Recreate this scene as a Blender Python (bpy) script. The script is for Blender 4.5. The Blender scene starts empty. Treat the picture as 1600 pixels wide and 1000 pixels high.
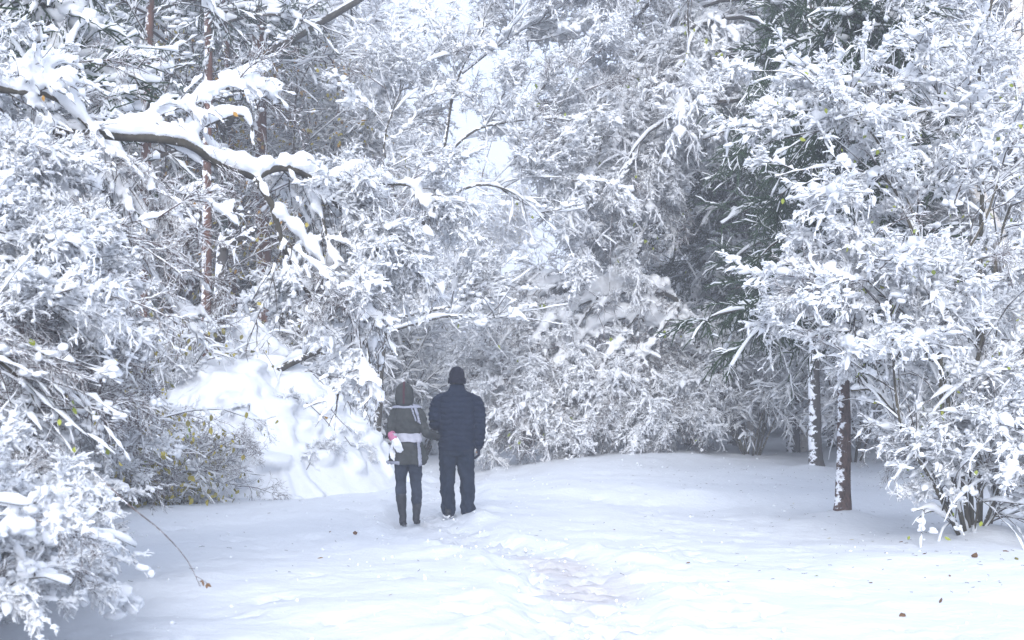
import bpy, math, random
import numpy as np
from math import radians, sin, cos, pi
from mathutils import Vector

SC = bpy.context.scene
COL = SC.collection

# ---------------------------------------------------------------- camera
CAM_Z, FPX, HORIZ = 1.6, 2400.0, 600.0            # eye height, focal length and horizon row at 1600 px width
cam_data = bpy.data.cameras.new('camera')
cam = bpy.data.objects.new('camera', cam_data)
COL.objects.link(cam)
cam.location = (0, 0, CAM_Z)
cam.rotation_euler = (radians(90), 0, 0)
cam_data.sensor_width = 36.0
cam_data.lens = 36.0 * FPX / 1600.0
cam_data.shift_y = (HORIZ - 500.0) / 1600.0
cam_data.clip_start, cam_data.clip_end = 0.1, 2000
cam_data.dof.use_dof = True
cam_data.dof.focus_distance = 18.3
cam_data.dof.aperture_fstop = 3.5
SC.camera = cam

# ---------------------------------------------------------------- sky, sun, exposure
world = bpy.data.worlds.new('World')
SC.world = world
world.use_nodes = True
nt = world.node_tree
for n in list(nt.nodes):
    nt.nodes.remove(n)
sky = nt.nodes.new('ShaderNodeTexSky')
sky.sky_type = 'NISHITA'
sky.sun_disc = False
sky.sun_elevation = radians(24)
sky.sun_rotation = radians(183)
sky.air_density = 1.0
sky.dust_density = 6.0
sky.ozone_density = 1.0
hs = nt.nodes.new('ShaderNodeHueSaturation')       # thin bright overcast: the blue is mostly washed out
hs.inputs['Saturation'].default_value = 0.28
bgn = nt.nodes.new('ShaderNodeBackground')
bgn.inputs['Strength'].default_value = 0.105
out = nt.nodes.new('ShaderNodeOutputWorld')
nt.links.new(sky.outputs[0], hs.inputs['Color'])
tint = nt.nodes.new('ShaderNodeMix')                # cool white balance of a snowy overcast day
tint.data_type = 'RGBA'
tint.blend_type = 'MULTIPLY'
tint.inputs[0].default_value = 1.0
tint.inputs[7].default_value = (0.815, 0.925, 1.17, 1)
deck = nt.nodes.new('ShaderNodeMix')                # even cloud deck over the clear sky
deck.data_type = 'RGBA'
deck.inputs[0].default_value = 0.65
deck.inputs[7].default_value = (5.0, 5.0, 5.0, 1)
nt.links.new(hs.outputs[0], deck.inputs[6])
nt.links.new(deck.outputs[2], tint.inputs[6])
nt.links.new(tint.outputs[2], bgn.inputs['Color'])
nt.links.new(bgn.outputs[0], out.inputs['Surface'])

sun_data = bpy.data.lights.new('sun', 'SUN')
sun_data.energy = 1.5
sun_data.angle = radians(35)
sun_data.color = (1.0, 0.985, 0.975)
sun = bpy.data.objects.new('sun', sun_data)
COL.objects.link(sun)
# Nishita: rotation 0 has the sun at +Y, growing clockwise seen from above
az, el = sky.sun_rotation, sky.sun_elevation
sd = Vector((sin(az) * cos(el), cos(az) * cos(el), sin(el)))
sun.rotation_euler = (-sd).to_track_quat('-Z', 'Y').to_euler()

SC.view_settings.view_transform = 'Standard'
SC.view_settings.look = 'None'
SC.view_settings.exposure = 1.38
SC.view_settings.gamma = 1.0
SC.view_settings.use_curve_mapping = False
SC.render.engine = 'CYCLES'
SC.cycles.max_bounces = 10
SC.cycles.diffuse_bounces = 8
SC.cycles.glossy_bounces = 2
SC.cycles.transmission_bounces = 2
SC.cycles.volume_bounces = 2
SC.cycles.use_denoising = True
SC.cycles.caustics_reflective = False
SC.cycles.caustics_refractive = False


def at(px, py, Y):
    """the place Y metres ahead that the photograph shows at pixel (px, py)"""
    return np.array([(px - 800.0) / FPX * Y, Y, CAM_Z - (py - HORIZ) / FPX * Y])


# ---------------------------------------------------------------- materials
def mat(name, color, rough=0.8, spec=0.3):
    m = bpy.data.materials.new(name)
    m.use_nodes = True
    b = m.node_tree.nodes['Principled BSDF']
    b.inputs['Base Color'].default_value = (*color, 1)
    b.inputs['Roughness'].default_value = rough
    b.inputs['Specular IOR Level'].default_value = spec
    return m


def nodes(m):
    t = m.node_tree
    return t, t.nodes['Principled BSDF']


def noise_node(t, scale, detail=4, rough=0.55, coord='Object', stretch=None):
    tc = t.nodes.new('ShaderNodeTexCoord')
    nz = t.nodes.new('ShaderNodeTexNoise')
    nz.inputs['Scale'].default_value = scale
    nz.inputs['Detail'].default_value = detail
    nz.inputs['Roughness'].default_value = rough
    if stretch:
        mp = t.nodes.new('ShaderNodeMapping')
        mp.inputs['Scale'].default_value = stretch
        t.links.new(tc.outputs[coord], mp.inputs[0])
        t.links.new(mp.outputs[0], nz.inputs['Vector'])
    else:
        t.links.new(tc.outputs[coord], nz.inputs['Vector'])
    return nz


def ramp(t, src, stops):
    r = t.nodes.new('ShaderNodeValToRGB')
    e = r.color_ramp.elements
    while len(e) < len(stops):
        e.new(0.5)
    for i, (p, c) in enumerate(stops):
        e[i].position = p
        e[i].color = (*c, 1) if len(c) == 3 else c
    t.links.new(src, r.inputs[0])
    return r


def bump(t, b, src, strength, dist):
    bp = t.nodes.new('ShaderNodeBump')
    bp.inputs['Strength'].default_value = strength
    bp.inputs['Distance'].default_value = dist
    t.links.new(src, bp.inputs['Height'])
    t.links.new(bp.outputs[0], b.inputs['Normal'])


def mix(t, fac, a, b):
    m = t.nodes.new('ShaderNodeMix')
    m.data_type = 'RGBA'
    if isinstance(fac, float):
        m.inputs[0].default_value = fac
    else:
        t.links.new(fac, m.inputs[0])
    for sock, v in ((m.inputs[6], a), (m.inputs[7], b)):
        if isinstance(v, tuple):
            sock.default_value = (*v, 1)
        else:
            t.links.new(v, sock)
    return m.outputs[2]


def math_node(t, op, a, b=None):
    m = t.nodes.new('ShaderNodeMath')
    m.operation = op
    for i, v in enumerate((a, b)):
        if v is None:
            continue
        if isinstance(v, (int, float)):
            m.inputs[i].default_value = v
        else:
            t.links.new(v, m.inputs[i])
    return m.outputs[0]


def snow_mat(name, bscale=14.0, bdist=0.02, through=0.0):
    m = mat(name, (0.93, 0.94, 0.955), 0.65, 0.25)
    t, b = nodes(m)
    nz = noise_node(t, bscale, 5, 0.6)
    bump(t, b, nz.outputs[0], 0.55, bdist)
    if through:                                    # light passes through thin loose snow
        tr = t.nodes.new('ShaderNodeBsdfTranslucent')
        tr.inputs['Color'].default_value = (0.92, 0.94, 0.97, 1)
        mx = t.nodes.new('ShaderNodeMixShader')
        mx.inputs[0].default_value = through
        t.links.new(b.outputs[0], mx.inputs[1])
        t.links.new(tr.outputs[0], mx.inputs[2])
        t.links.new(mx.outputs[0], t.nodes['Material Output'].inputs['Surface'])
    return m


M = {}
M['snow'] = snow_mat('snow', 16.0, 0.02, 0.3)
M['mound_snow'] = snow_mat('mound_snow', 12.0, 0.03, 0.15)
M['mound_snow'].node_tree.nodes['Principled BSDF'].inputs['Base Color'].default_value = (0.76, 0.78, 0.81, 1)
M['snow_fine'] = snow_mat('snow_on_twigs', 22.0, 0.012, 0.4)


def bark_mat(name, c0, c1, snow_amount=0.0, scale=9.0, stretch=(1, 1, 0.25), wind=(-0.75, -0.55, 0.2)):
    """bark with snow blown onto its windward side"""
    m = mat(name, c0, 0.9, 0.15)
    t, b = nodes(m)
    nz = noise_node(t, scale, 6, 0.65, 'Object', stretch)
    col = ramp(t, nz.outputs[0], [(0.3, c0), (0.7, c1)]).outputs[0]
    bump(t, b, nz.outputs[0], 0.9, 0.03)
    if snow_amount > 0:
        g = t.nodes.new('ShaderNodeNewGeometry')
        d = t.nodes.new('ShaderNodeVectorMath')
        d.operation = 'DOT_PRODUCT'
        w = Vector(wind).normalized()
        d.inputs[1].default_value = w
        t.links.new(g.outputs['Normal'], d.inputs[0])
        n2 = noise_node(t, 7.0, 6, 0.7, 'Object', (1, 1, 1.6))
        s = math_node(t, 'MULTIPLY', math_node(t, 'SUBTRACT', n2.outputs[0], 0.5), 2.6)
        s = math_node(t, 'ADD', s, math_node(t, 'MULTIPLY', d.outputs['Value'], 0.7))
        s = math_node(t, 'ADD', s, snow_amount - 0.5)
        f = ramp(t, s, [(0.42, (0, 0, 0)), (0.55, (1, 1, 1))]).outputs[0]
        col = mix(t, f, col, (0.9, 0.91, 0.94))
    t.links.new(col, b.inputs['Base Color'])
    return m


M['twig'] = bark_mat('dark_twig_bark', (0.032, 0.027, 0.025), (0.085, 0.07, 0.062), 0.12)
M['limb'] = bark_mat('mossy_limb_bark', (0.030, 0.027, 0.024), (0.075, 0.068, 0.054), 0.3)
M['shrub_stem'] = bark_mat('olive_shrub_bark', (0.04, 0.036, 0.028), (0.10, 0.088, 0.062), 0.06)
M['red_twig'] = bark_mat('reddish_twig_bark', (0.06, 0.043, 0.041), (0.13, 0.095, 0.088), 0.32)
M['dark_red_twig'] = bark_mat('dark_red_twig_bark', (0.04, 0.026, 0.025), (0.10, 0.065, 0.06))
M['spruce_bark'] = bark_mat('spruce_bark', (0.022, 0.015, 0.014), (0.135, 0.085, 0.07), 0.3, 24.0, (1, 1, 0.45))
M['dark_bark'] = bark_mat('dark_trunk_bark', (0.03, 0.027, 0.025), (0.09, 0.08, 0.072), 0.42)
M['pine_bark'] = bark_mat('red_pine_bark', (0.05, 0.027, 0.022), (0.15, 0.078, 0.056), 0.34, 8.0)


def birch_bark():
    m = bark_mat('white_birch_bark', (0.42, 0.38, 0.34), (0.62, 0.58, 0.53), 0.3, 5.0, (1, 1, 3.0))
    t, b = nodes(m)
    src = b.inputs['Base Color'].links[0].from_socket
    nz = noise_node(t, 3.5, 5, 0.7, 'Object', (1.2, 1.2, 5.0))
    f = ramp(t, nz.outputs[0], [(0.58, (0, 0, 0)), (0.63, (1, 1, 1))]).outputs[0]
    t.links.new(mix(t, f, src, (0.05, 0.045, 0.042)), b.inputs['Base Color'])
    return m


M['birch_bark'] = birch_bark()


def needle_mat(name, c0, c1):
    m = mat(name, c0, 0.75, 0.25)
    t, b = nodes(m)
    nz = noise_node(t, 3.0, 4, 0.6)
    t.links.new(ramp(t, nz.outputs[0], [(0.3, c0), (0.7, c1)]).outputs[0], b.inputs['Base Color'])
    n2 = noise_node(t, 60.0, 3, 0.7)
    bump(t, b, n2.outputs[0], 1.0, 0.02)
    return m


M['spruce_needles'] = needle_mat('spruce_needles', (0.016, 0.034, 0.020), (0.045, 0.078, 0.038))
M['pine_needles'] = needle_mat('pine_needles', (0.022, 0.042, 0.032), (0.055, 0.088, 0.06))


def leaf_mat(name, c0, c1):
    m = mat(name, c0, 0.6, 0.3)
    t, b = nodes(m)
    nz = noise_node(t, 6.0, 3, 0.6)
    t.links.new(ramp(t, nz.outputs[0], [(0.35, c0), (0.65, c1)]).outputs[0], b.inputs['Base Color'])
    tr = t.nodes.new('ShaderNodeBsdfTranslucent')
    t.links.new(b.inputs['Base Color'].links[0].from_socket, tr.inputs['Color'])
    mx = t.nodes.new('ShaderNodeMixShader')
    mx.inputs[0].default_value = 0.35
    o = t.nodes['Material Output']
    t.links.new(b.outputs[0], mx.inputs[1])
    t.links.new(tr.outputs[0], mx.inputs[2])
    t.links.new(mx.outputs[0], o.inputs['Surface'])
    return m


M['leaf_green'] = leaf_mat('yellow_green_leaf', (0.22, 0.30, 0.04), (0.38, 0.40, 0.06))
M['leaf_yellow'] = leaf_mat('ochre_yellow_leaf', (0.42, 0.33, 0.06), (0.50, 0.44, 0.10))
M['leaf_olive'] = leaf_mat('olive_leaf', (0.13, 0.13, 0.035), (0.30, 0.26, 0.07))
M['leaf_brown'] = leaf_mat('brown_leaf', (0.10, 0.055, 0.03), (0.24, 0.14, 0.07))
M['leaf_orange'] = leaf_mat('orange_leaf', (0.38, 0.20, 0.05), (0.48, 0.30, 0.08))


# ---------------------------------------------------------------- objects
def tag(o, label=None, cat=None, group=None, kind=None):
    if label: o['label'] = label
    if cat: o['category'] = cat
    if group: o['group'] = group
    if kind: o['kind'] = kind
    return o


def empty(name, loc=(0, 0, 0), rz=0.0):
    o = bpy.data.objects.new(name, None)
    o.empty_display_size = 0.2
    COL.objects.link(o)
    o.location = loc
    o.rotation_euler = (0, 0, rz)
    return o


def link_mesh(name, me, material, parent=None, kind=None):
    o = bpy.data.objects.new(name, me)
    COL.objects.link(o)
    if material is not None and len(me.materials) == 0:
        me.materials.append(material)
    if parent is not None:
        o.parent = parent
        o.location = (0, 0, 0)
    if kind:
        o['kind'] = kind
    return o


def copy_tree(o, parent=None):
    c = o.copy()
    COL.objects.link(c)
    if parent is not None:
        c.parent = parent
    for ch in [k for k in o.children]:
        copy_tree(ch, c)
    return c


class Geo:
    """collects numpy geometry and links it as one mesh"""

    def __init__(self):
        self.v, self.f3, self.f4, self.n = [], [], [], 0

    def add(self, v, f3=None, f4=None):
        v = np.asarray(v, dtype=np.float32).reshape(-1, 3)
        if f3 is not None and len(f3):
            self.f3.append(np.asarray(f3, dtype=np.int32).reshape(-1, 3) + self.n)
        if f4 is not None and len(f4):
            self.f4.append(np.asarray(f4, dtype=np.int32).reshape(-1, 4) + self.n)
        self.v.append(v)
        self.n += len(v)

    def tubes(self, pts, rad, S=5, flat=1.0, cap=True):
        """pts (N,K,3), rad (N,K): N tubes of K rings; flat squashes the rings' height"""
        pts = np.asarray(pts, dtype=np.float64)
        rad = np.asarray(rad, dtype=np.float64)
        N, K, _ = pts.shape
        if N == 0:
            return
        tan = np.empty_like(pts)
        tan[:, 1:-1] = pts[:, 2:] - pts[:, :-2]
        tan[:, 0] = pts[:, 1] - pts[:, 0]
        tan[:, -1] = pts[:, -1] - pts[:, -2]
        tan /= np.linalg.norm(tan, axis=2, keepdims=True) + 1e-9
        steep = np.abs(tan[:, :, 2]).mean(axis=1) > 0.92
        ref = np.zeros((N, 1, 3))
        ref[~steep, 0, 2] = 1
        ref[steep, 0, 1] = 1
        side = np.cross(tan, np.broadcast_to(ref, tan.shape))
        side /= np.linalg.norm(side, axis=2, keepdims=True) + 1e-9
        up = np.cross(side, tan)
        a = np.arange(S) * 2 * pi / S + pi / 2
        ring = (pts[:, :, None, :]
                + side[:, :, None, :] * (np.cos(a)[None, None, :, None] * rad[:, :, None, None])
                + up[:, :, None, :] * (np.sin(a)[None, None, :, None] * rad[:, :, None, None] * flat))
        i = np.arange(N)[:, None, None] * K * S
        k = np.arange(K - 1)[None, :, None] * S
        s = np.arange(S)[None, None, :]
        s2 = (s + 1) % S
        q = np.stack([i + k + s, i + k + s2, i + k + S + s2, i + k + S + s], axis=-1).reshape(-1, 4)
        self.add(ring.reshape(-1, 3), None, q)
        if cap:
            b0 = self.n - N * K * S
            base = (np.arange(N) * K * S)
            for off, rev in ((0, True), ((K - 1) * S, False)):
                for j in range(1, S - 1):
                    tri = np.stack([base + off, base + off + j, base + off + j + 1], axis=-1) + b0
                    self.f3.append((tri[:, ::-1] if rev else tri).astype(np.int32))

    def blobs(self, cen, rad, rng, sub=1, rough=0.25):
        v, f = ICO[sub]
        cen = np.asarray(cen, dtype=np.float64).reshape(-1, 3)
        rad = np.asarray(rad, dtype=np.float64).reshape(-1, 3)
        N = len(cen)
        if N == 0:
            return
        fr = rng.normal(size=(N, 4, 3)) * 1.6
        ph = rng.uniform(0, 6.28, size=(N, 4))
        d = 1 + rough * np.sin(np.einsum('vi,nki->nkv', v, fr) * 1.3 + ph[:, :, None]).mean(axis=1) * 1.6
        P = v[None] * d[:, :, None] * rad[:, None, :] + cen[:, None, :]
        F = f[None] + (np.arange(N) * len(v))[:, None, None]
        self.add(P.reshape(-1, 3), F.reshape(-1, 3))

    def leaves(self, pos, size, rng, hang=0.6, aspect=0.62):
        """leaf blades: two halves folded along the midrib, six points each"""
        pos = np.asarray(pos).reshape(-1, 3)
        N = len(pos)
        if N == 0:
            return
        ax = rng.normal(size=(N, 3)) * 0.55
        ax[:, 2] -= hang * 1.6
        ax /= np.linalg.norm(ax, axis=1, keepdims=True)
        sd = np.cross(ax, rng.normal(size=(N, 3)))
        sd /= np.linalg.norm(sd, axis=1, keepdims=True)
        nn = np.cross(ax, sd)
        L = np.asarray(size).reshape(-1, 1) * np.ones((N, 1))
        w = L * aspect * 0.5
        c = rng.uniform(0.05, 0.25, size=(N, 1)) * L
        b = pos
        m1, m2 = pos + ax * L * 0.35 - nn * c * 0.6, pos + ax * L * 0.7 - nn * c * 0.5
        tip = pos + ax * L
        P = np.stack([b, m1 + sd * w, m2 + sd * w * 0.75, tip, m2 - sd * w * 0.75, m1 - sd * w,
                      pos + ax * L * 0.5 - nn * c], axis=1)
        tri = np.array([[6, 0, 1], [6, 1, 2], [6, 2, 3], [6, 3, 4], [6, 4, 5], [6, 5, 0]])
        F = tri[None] + (np.arange(N) * 7)[:, None, None]
        self.add(P.reshape(-1, 3), F.reshape(-1, 3))

    def mesh(self, name, smooth=True):
        me = bpy.data.meshes.new(name)
        v = np.concatenate(self.v) if self.v else np.zeros((0, 3), np.float32)
        f4 = np.concatenate(self.f4) if self.f4 else np.zeros((0, 4), np.int32)
        f3 = np.concatenate(self.f3) if self.f3 else np.zeros((0, 3), np.int32)
        me.vertices.add(len(v))
        me.vertices.foreach_set('co', v.astype(np.float32).ravel())
        nl = len(f4) * 4 + len(f3) * 3
        me.loops.add(nl)
        me.loops.foreach_set('vertex_index', np.concatenate([f4.ravel(), f3.ravel()]).astype(np.int32))
        me.polygons.add(len(f4) + len(f3))
        starts = np.concatenate([np.arange(len(f4)) * 4, len(f4) * 4 + np.arange(len(f3)) * 3]).astype(np.int32)
        me.polygons.foreach_set('loop_start', starts)
        me.polygons.foreach_set('use_smooth', np.full(len(starts), smooth, dtype=bool))
        me.update(calc_edges=True)
        me.validate(verbose=False)
        return me

    def build(self, name, material, parent=None, kind=None, smooth=True):
        return link_mesh(name, self.mesh(name, smooth), material, parent, kind)


def ico(sub):
    import bmesh
    bm = bmesh.new()
    bmesh.ops.create_icosphere(bm, subdivisions=sub, radius=1.0)
    bm.verts.ensure_lookup_table()
    v = np.array([x.co[:] for x in bm.verts])
    f = np.array([[x.index for x in q.verts] for q in bm.faces])
    bm.free()
    return v, f


ICO = {1: ico(1), 2: ico(2), 3: ico(3)}


def remeshed(name, geo, voxel, smooth_iter=2, smooth_fac=0.5):
    """one continuous skin round everything collected in geo"""
    me = geo.mesh(name)
    o = bpy.data.objects.new(name, me)
    COL.objects.link(o)
    r = o.modifiers.new('r', 'REMESH')
    r.mode = 'VOXEL'
    r.voxel_size = voxel
    r.use_smooth_shade = True
    if smooth_iter:
        s = o.modifiers.new('s', 'SMOOTH')
        s.iterations = smooth_iter
        s.factor = smooth_fac
    dg = bpy.context.evaluated_depsgraph_get()
    dg.update()
    m2 = bpy.data.meshes.new_from_object(o.evaluated_get(dg))
    m2.name = name
    bpy.data.objects.remove(o)
    bpy.data.meshes.remove(me)
    m2.polygons.foreach_set('use_smooth', np.full(len(m2.polygons), True, dtype=bool))
    return m2


def vnoise(x, y, seed=0):
    """smooth value noise on a unit grid"""
    xi, yi = np.floor(x).astype(np.int64), np.floor(y).astype(np.int64)
    fx, fy = x - xi, y - yi
    fx, fy = fx * fx * (3 - 2 * fx), fy * fy * (3 - 2 * fy)

    def h(a, b):
        n = (a * 374761393 + b * 668265263 + seed * 974634721) & 0x7fffffff
        n = ((n ^ (n >> 13)) * 1274126177) & 0x7fffffff
        return ((n ^ (n >> 16)) & 0xffff) / 65535.0
    return ((h(xi, yi) * (1 - fx) + h(xi + 1, yi) * fx) * (1 - fy)
            + (h(xi, yi + 1) * (1 - fx) + h(xi + 1, yi + 1) * fx) * fy) - 0.5


def sstep(a, b, x):
    t = np.clip((x - a) / (b - a), 0, 1)
    return t * t * (3 - 2 * t)


# ---------------------------------------------------------------- plant growing
SNOWK, TWIGK = 0.74, 1.0

def unit(v):
    return v / (np.linalg.norm(v, axis=-1, keepdims=True) + 1e-9)


def catmull(p, K):
    """K points along a smooth curve through p (n,3)"""
    p = np.asarray(p, dtype=float)
    n = len(p)
    e = np.vstack([2 * p[0] - p[1], p, 2 * p[-1] - p[-2]])
    t = np.linspace(0, n - 1 - 1e-6, K)
    i = t.astype(int)
    f = (t - i)[:, None]
    a, b, c, d = e[i], e[i + 1], e[i + 2], e[i + 3]
    return 0.5 * (2 * b + (c - a) * f + (2 * a - 5 * b + 4 * c - d) * f ** 2 + (3 * b - a - 3 * c + d) * f ** 3)


def resample(p, K):
    """(N,k,3) or (N,k) -> K points, linear"""
    k = p.shape[1]
    t = np.linspace(0, k - 1 - 1e-6, K)
    i = t.astype(int)
    f = t - i
    f = f[None, :, None] if p.ndim == 3 else f[None, :]
    return p[:, i] * (1 - f) + p[:, i + 1] * f


def grow(rng, pts, rad, n, length, ang=55, t0=0.15, t1=1.0, K=5, droop=0.3, wander=0.18, zb=0.0, taper=0.5,
         r=0.01, tip=0.4, angsd=15, lsd=0.3, side=None, keep=None):
    """children of every branch: n each, along t0..t1, at an angle; droop pulls the ends down"""
    N, Kp, _ = pts.shape
    nn = np.maximum(rng.poisson(n, size=N), 1) if n > 3 else np.full(N, int(n))
    idx = np.repeat(np.arange(N), nn)
    m = len(idx)
    if m == 0:
        return np.zeros((0, K, 3)), np.zeros((0, K))
    t = rng.uniform(t0, t1, size=m)
    x = t * (Kp - 1 - 1e-6)
    i = x.astype(int)
    f = (x - i)[:, None]
    p0 = pts[idx, i] * (1 - f) + pts[idx, i + 1] * f
    tan = unit(pts[idx, i + 1] - pts[idx, i])
    v = rng.normal(size=(m, 3))
    v[:, 2] += zb
    if side is not None:
        v += np.asarray(side)[None]
    v = unit(v - tan * (v * tan).sum(axis=1, keepdims=True))
    a = np.radians(rng.normal(ang, angsd, size=m))[:, None]
    d = unit(tan * np.cos(a) + v * np.sin(a))
    L = length * (1 - taper * t) * np.clip(rng.normal(1, lsd, size=m), 0.35, 1.9)
    st = (L / (K - 1))[:, None]
    P = np.empty((m, K, 3))
    P[:, 0] = p0
    for k in range(1, K):
        P[:, k] = P[:, k - 1] + d * st
        d = d + rng.normal(size=(m, 3)) * wander
        d[:, 2] -= droop * (0.4 + 0.6 * k / K)
        d = unit(d)
    rr = TWIGK * r * np.clip(rng.normal(1, 0.2, size=m), 0.5, 1.6)[:, None] * np.linspace(1, tip, K)[None]
    if keep is not None:
        ok = keep(P)
        P, rr = P[ok], rr[ok]
    return P, rr


def snow_on(rng, geo, pts, rad, s, S=5, K=None, lump=0.45, gap=0.1, flat=0.8, hp=1.0, wet=0.22, soft=0):
    """snow lying along branches: thick where they run level, thin where they are steep, broken into lumps"""
    N, k, _ = pts.shape
    if N == 0:
        return
    K = K or k
    p = resample(pts, K)
    rb = resample(rad, K)
    tan = np.empty_like(p)
    tan[:, 1:-1] = p[:, 2:] - p[:, :-2]
    tan[:, 0] = p[:, 1] - p[:, 0]
    tan[:, -1] = p[:, -1] - p[:, -2]
    tan = unit(tan)
    h = np.sqrt(np.clip(1 - tan[:, :, 2] ** 2, 0, 1)) ** hp
    lm = 1 + lump * rng.normal(size=(N, K))
    lm = np.clip(lm, 0.25, 2.2)
    if gap > 0:
        g = rng.uniform(size=(N, K)) < gap
        lm = np.where(g, 0.12, lm)
    for _ in range(soft):                            # rounded drifts instead of single lumps
        lm = np.concatenate([lm[:, :1], lm, lm[:, -1:]], axis=1)
        lm = (lm[:, :-2] + 2 * lm[:, 1:-1] + lm[:, 2:]) / 4
    per = np.clip(rng.normal(1, 0.3, size=(N, 1)), 0.4, 1.8)
    if soft:
        per = per * 0 + 1
    env = np.ones(K)
    env[0] *= 0.8
    env[-1] *= 0.7
    rs = SNOWK * s * per * lm * (wet + (1 - wet) * h) * env[None]
    rs = np.maximum(rs, 0.002)
    c = p.copy()
    c[:, :, 2] += rb * 0.5 + rs * flat * 0.85 * (0.3 + 0.7 * h)
    wind = np.array([-0.5, -0.6, 0.0])
    c += wind[None, None] * (rs * 0.45 * (1 - h))[:, :, None]
    geo.tubes(c, rs, S, flat, cap=S >= 5)


def on_branches(rng, pts, n, t0=0.3, t1=1.0):
    N, K, _ = pts.shape
    i = rng.integers(0, N, size=n)
    x = rng.uniform(t0, t1, size=n) * (K - 1 - 1e-6)
    k = x.astype(int)
    f = (x - k)[:, None]
    return pts[i, k] * (1 - f) + pts[i, k + 1] * f


def poly(px, K, r0, r1, jitter=0.0, rng=None):
    """one limb through (px, py, Y) points of the photograph -> (1,K,3), (1,K)"""
    p = catmull([at(*q) for q in px], K)
    if jitter and rng is not None:
        p[1:-1] += rng.normal(size=p[1:-1].shape) * jitter
    return p[None], np.linspace(r0, r1, K)[None]

# ---------------------------------------------------------------- ground
PATH = np.array([(0.55, -8), (0.5, 4), (0.45, 9.6), (0.52, 12.0), (0.36, 13.8), (-0.15, 15.4), (-0.8, 17.0), (-0.98, 18.0), (-1.0, 20.0),
                 (-0.95, 24.0), (-0.8, 30.0), (-0.6, 40.0), (-0.4, 60.0), (-0.4, 300.0)])


def path_dist(x, y):
    return np.abs(x - np.interp(y, PATH[:, 1], PATH[:, 0]))


_fr = np.random.default_rng(5)
FEET = []
for _y in np.arange(8.0, 34.0, 0.24):
    for _s in (-1, 1):
        if _fr.uniform() < 0.8:
            FEET.append((np.interp(_y, PATH[:, 1], PATH[:, 0]) + _s * _fr.uniform(0.05, 0.42), _y + _fr.uniform(-.15, .15), _fr.uniform(-.4, .4), _fr.uniform(0.02, 0.045)))
for _k in range(150):
    FEET.append((_fr.uniform(-4.0, 3.2), _fr.uniform(9, 27), _fr.uniform(-.6, .6), _fr.uniform(0.008, 0.028)))
for _k in range(46):                                   # a second, older track along the side of the clearing
    _y = 10.0 + _k * 0.36
    FEET.append((1.35 + 0.02 * _y + (-1) ** _k * 0.12 + _fr.uniform(-.06, .06), _y, _fr.uniform(-.3, .3), _fr.uniform(0.012, 0.03)))


for _q in ((-1.265, 17.86), (-1.11, 17.92), (-.757, 18.34), (-.53, 18.40)):
    FEET.append((_q[0], _q[1], 0.0, .045))


def ground_z(x, y):
    x, y = np.asarray(x, float), np.asarray(y, float)
    n = 0.13 * vnoise(x / 3.3, y / 3.3, 1) + 0.08 * vnoise(x / 1.1, y / 1.4, 2) + 0.045 * vnoise(x / .42, y / .5, 3)
    n = n + 0.02 * vnoise(x / .16, y / .2, 4) + 0.008 * vnoise(x / .07, y / .09, 7)
    d = path_dist(x, y)
    pw = 0.44 + 0.25 * vnoise(x / 0.7, y / 0.7, 9)
    inpath = 1 - sstep(pw - 0.12, pw + 0.16, d)
    z = n * (1 - 0.3 * inpath) - 0.055 * inpath + 0.055 * np.exp(-((d - pw - 0.22) / 0.14) ** 2) * (0.6 + 1.6 * vnoise(x / .25, y / .25, 11))
    z = z + 0.13 * sstep(20.2, 21.4, y + 0.25 * vnoise(x / 1.2, y / 2, 12) + 0.10 * x) * sstep(-0.3, 0.9, x)
    z = z + 0.26 * sstep(22, 31, y) * sstep(0.3, 2.2, x) * (1 - sstep(3.0, 6.0, x))
    z = z + 0.22 * sstep(4.5, 9, np.abs(x + 0.4)) * sstep(20, 32, y)
    z = z + 0.05 * np.exp(-(((x + .62) / .45) ** 2 + ((y - 18.35) / .7) ** 2))
    for tx, ty, tr, th in ((3.98, 18.55, .34, .10), (5.25, 26.4, .4, .10), (4.9, 16.3, .6, .12), (-.75, 18.6, .0001, 0)):
        if th:
            z = z + th * np.exp(-((x - tx) ** 2 + (y - ty) ** 2) / (tr * tr))
    return z


def ground_full(x, y):
    z = ground_z(x, y)
    for fx, fy, fa, fd in FEET:
        m = (np.abs(x - fx) < 0.5) & (np.abs(y - fy) < 0.5)
        if not m.any():
            continue
        dx, dy = x[m] - fx, y[m] - fy
        u = (dx * cos(fa) + dy * sin(fa)) / 0.075
        v = (-dx * sin(fa) + dy * cos(fa)) / 0.16
        q = np.sqrt(u * u + v * v)
        z[m] += -1.6 * fd * (1 - sstep(0.75, 1.15, q)) + fd * 0.6 * np.exp(-((q - 1.4) / .35) ** 2)
    return z


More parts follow.
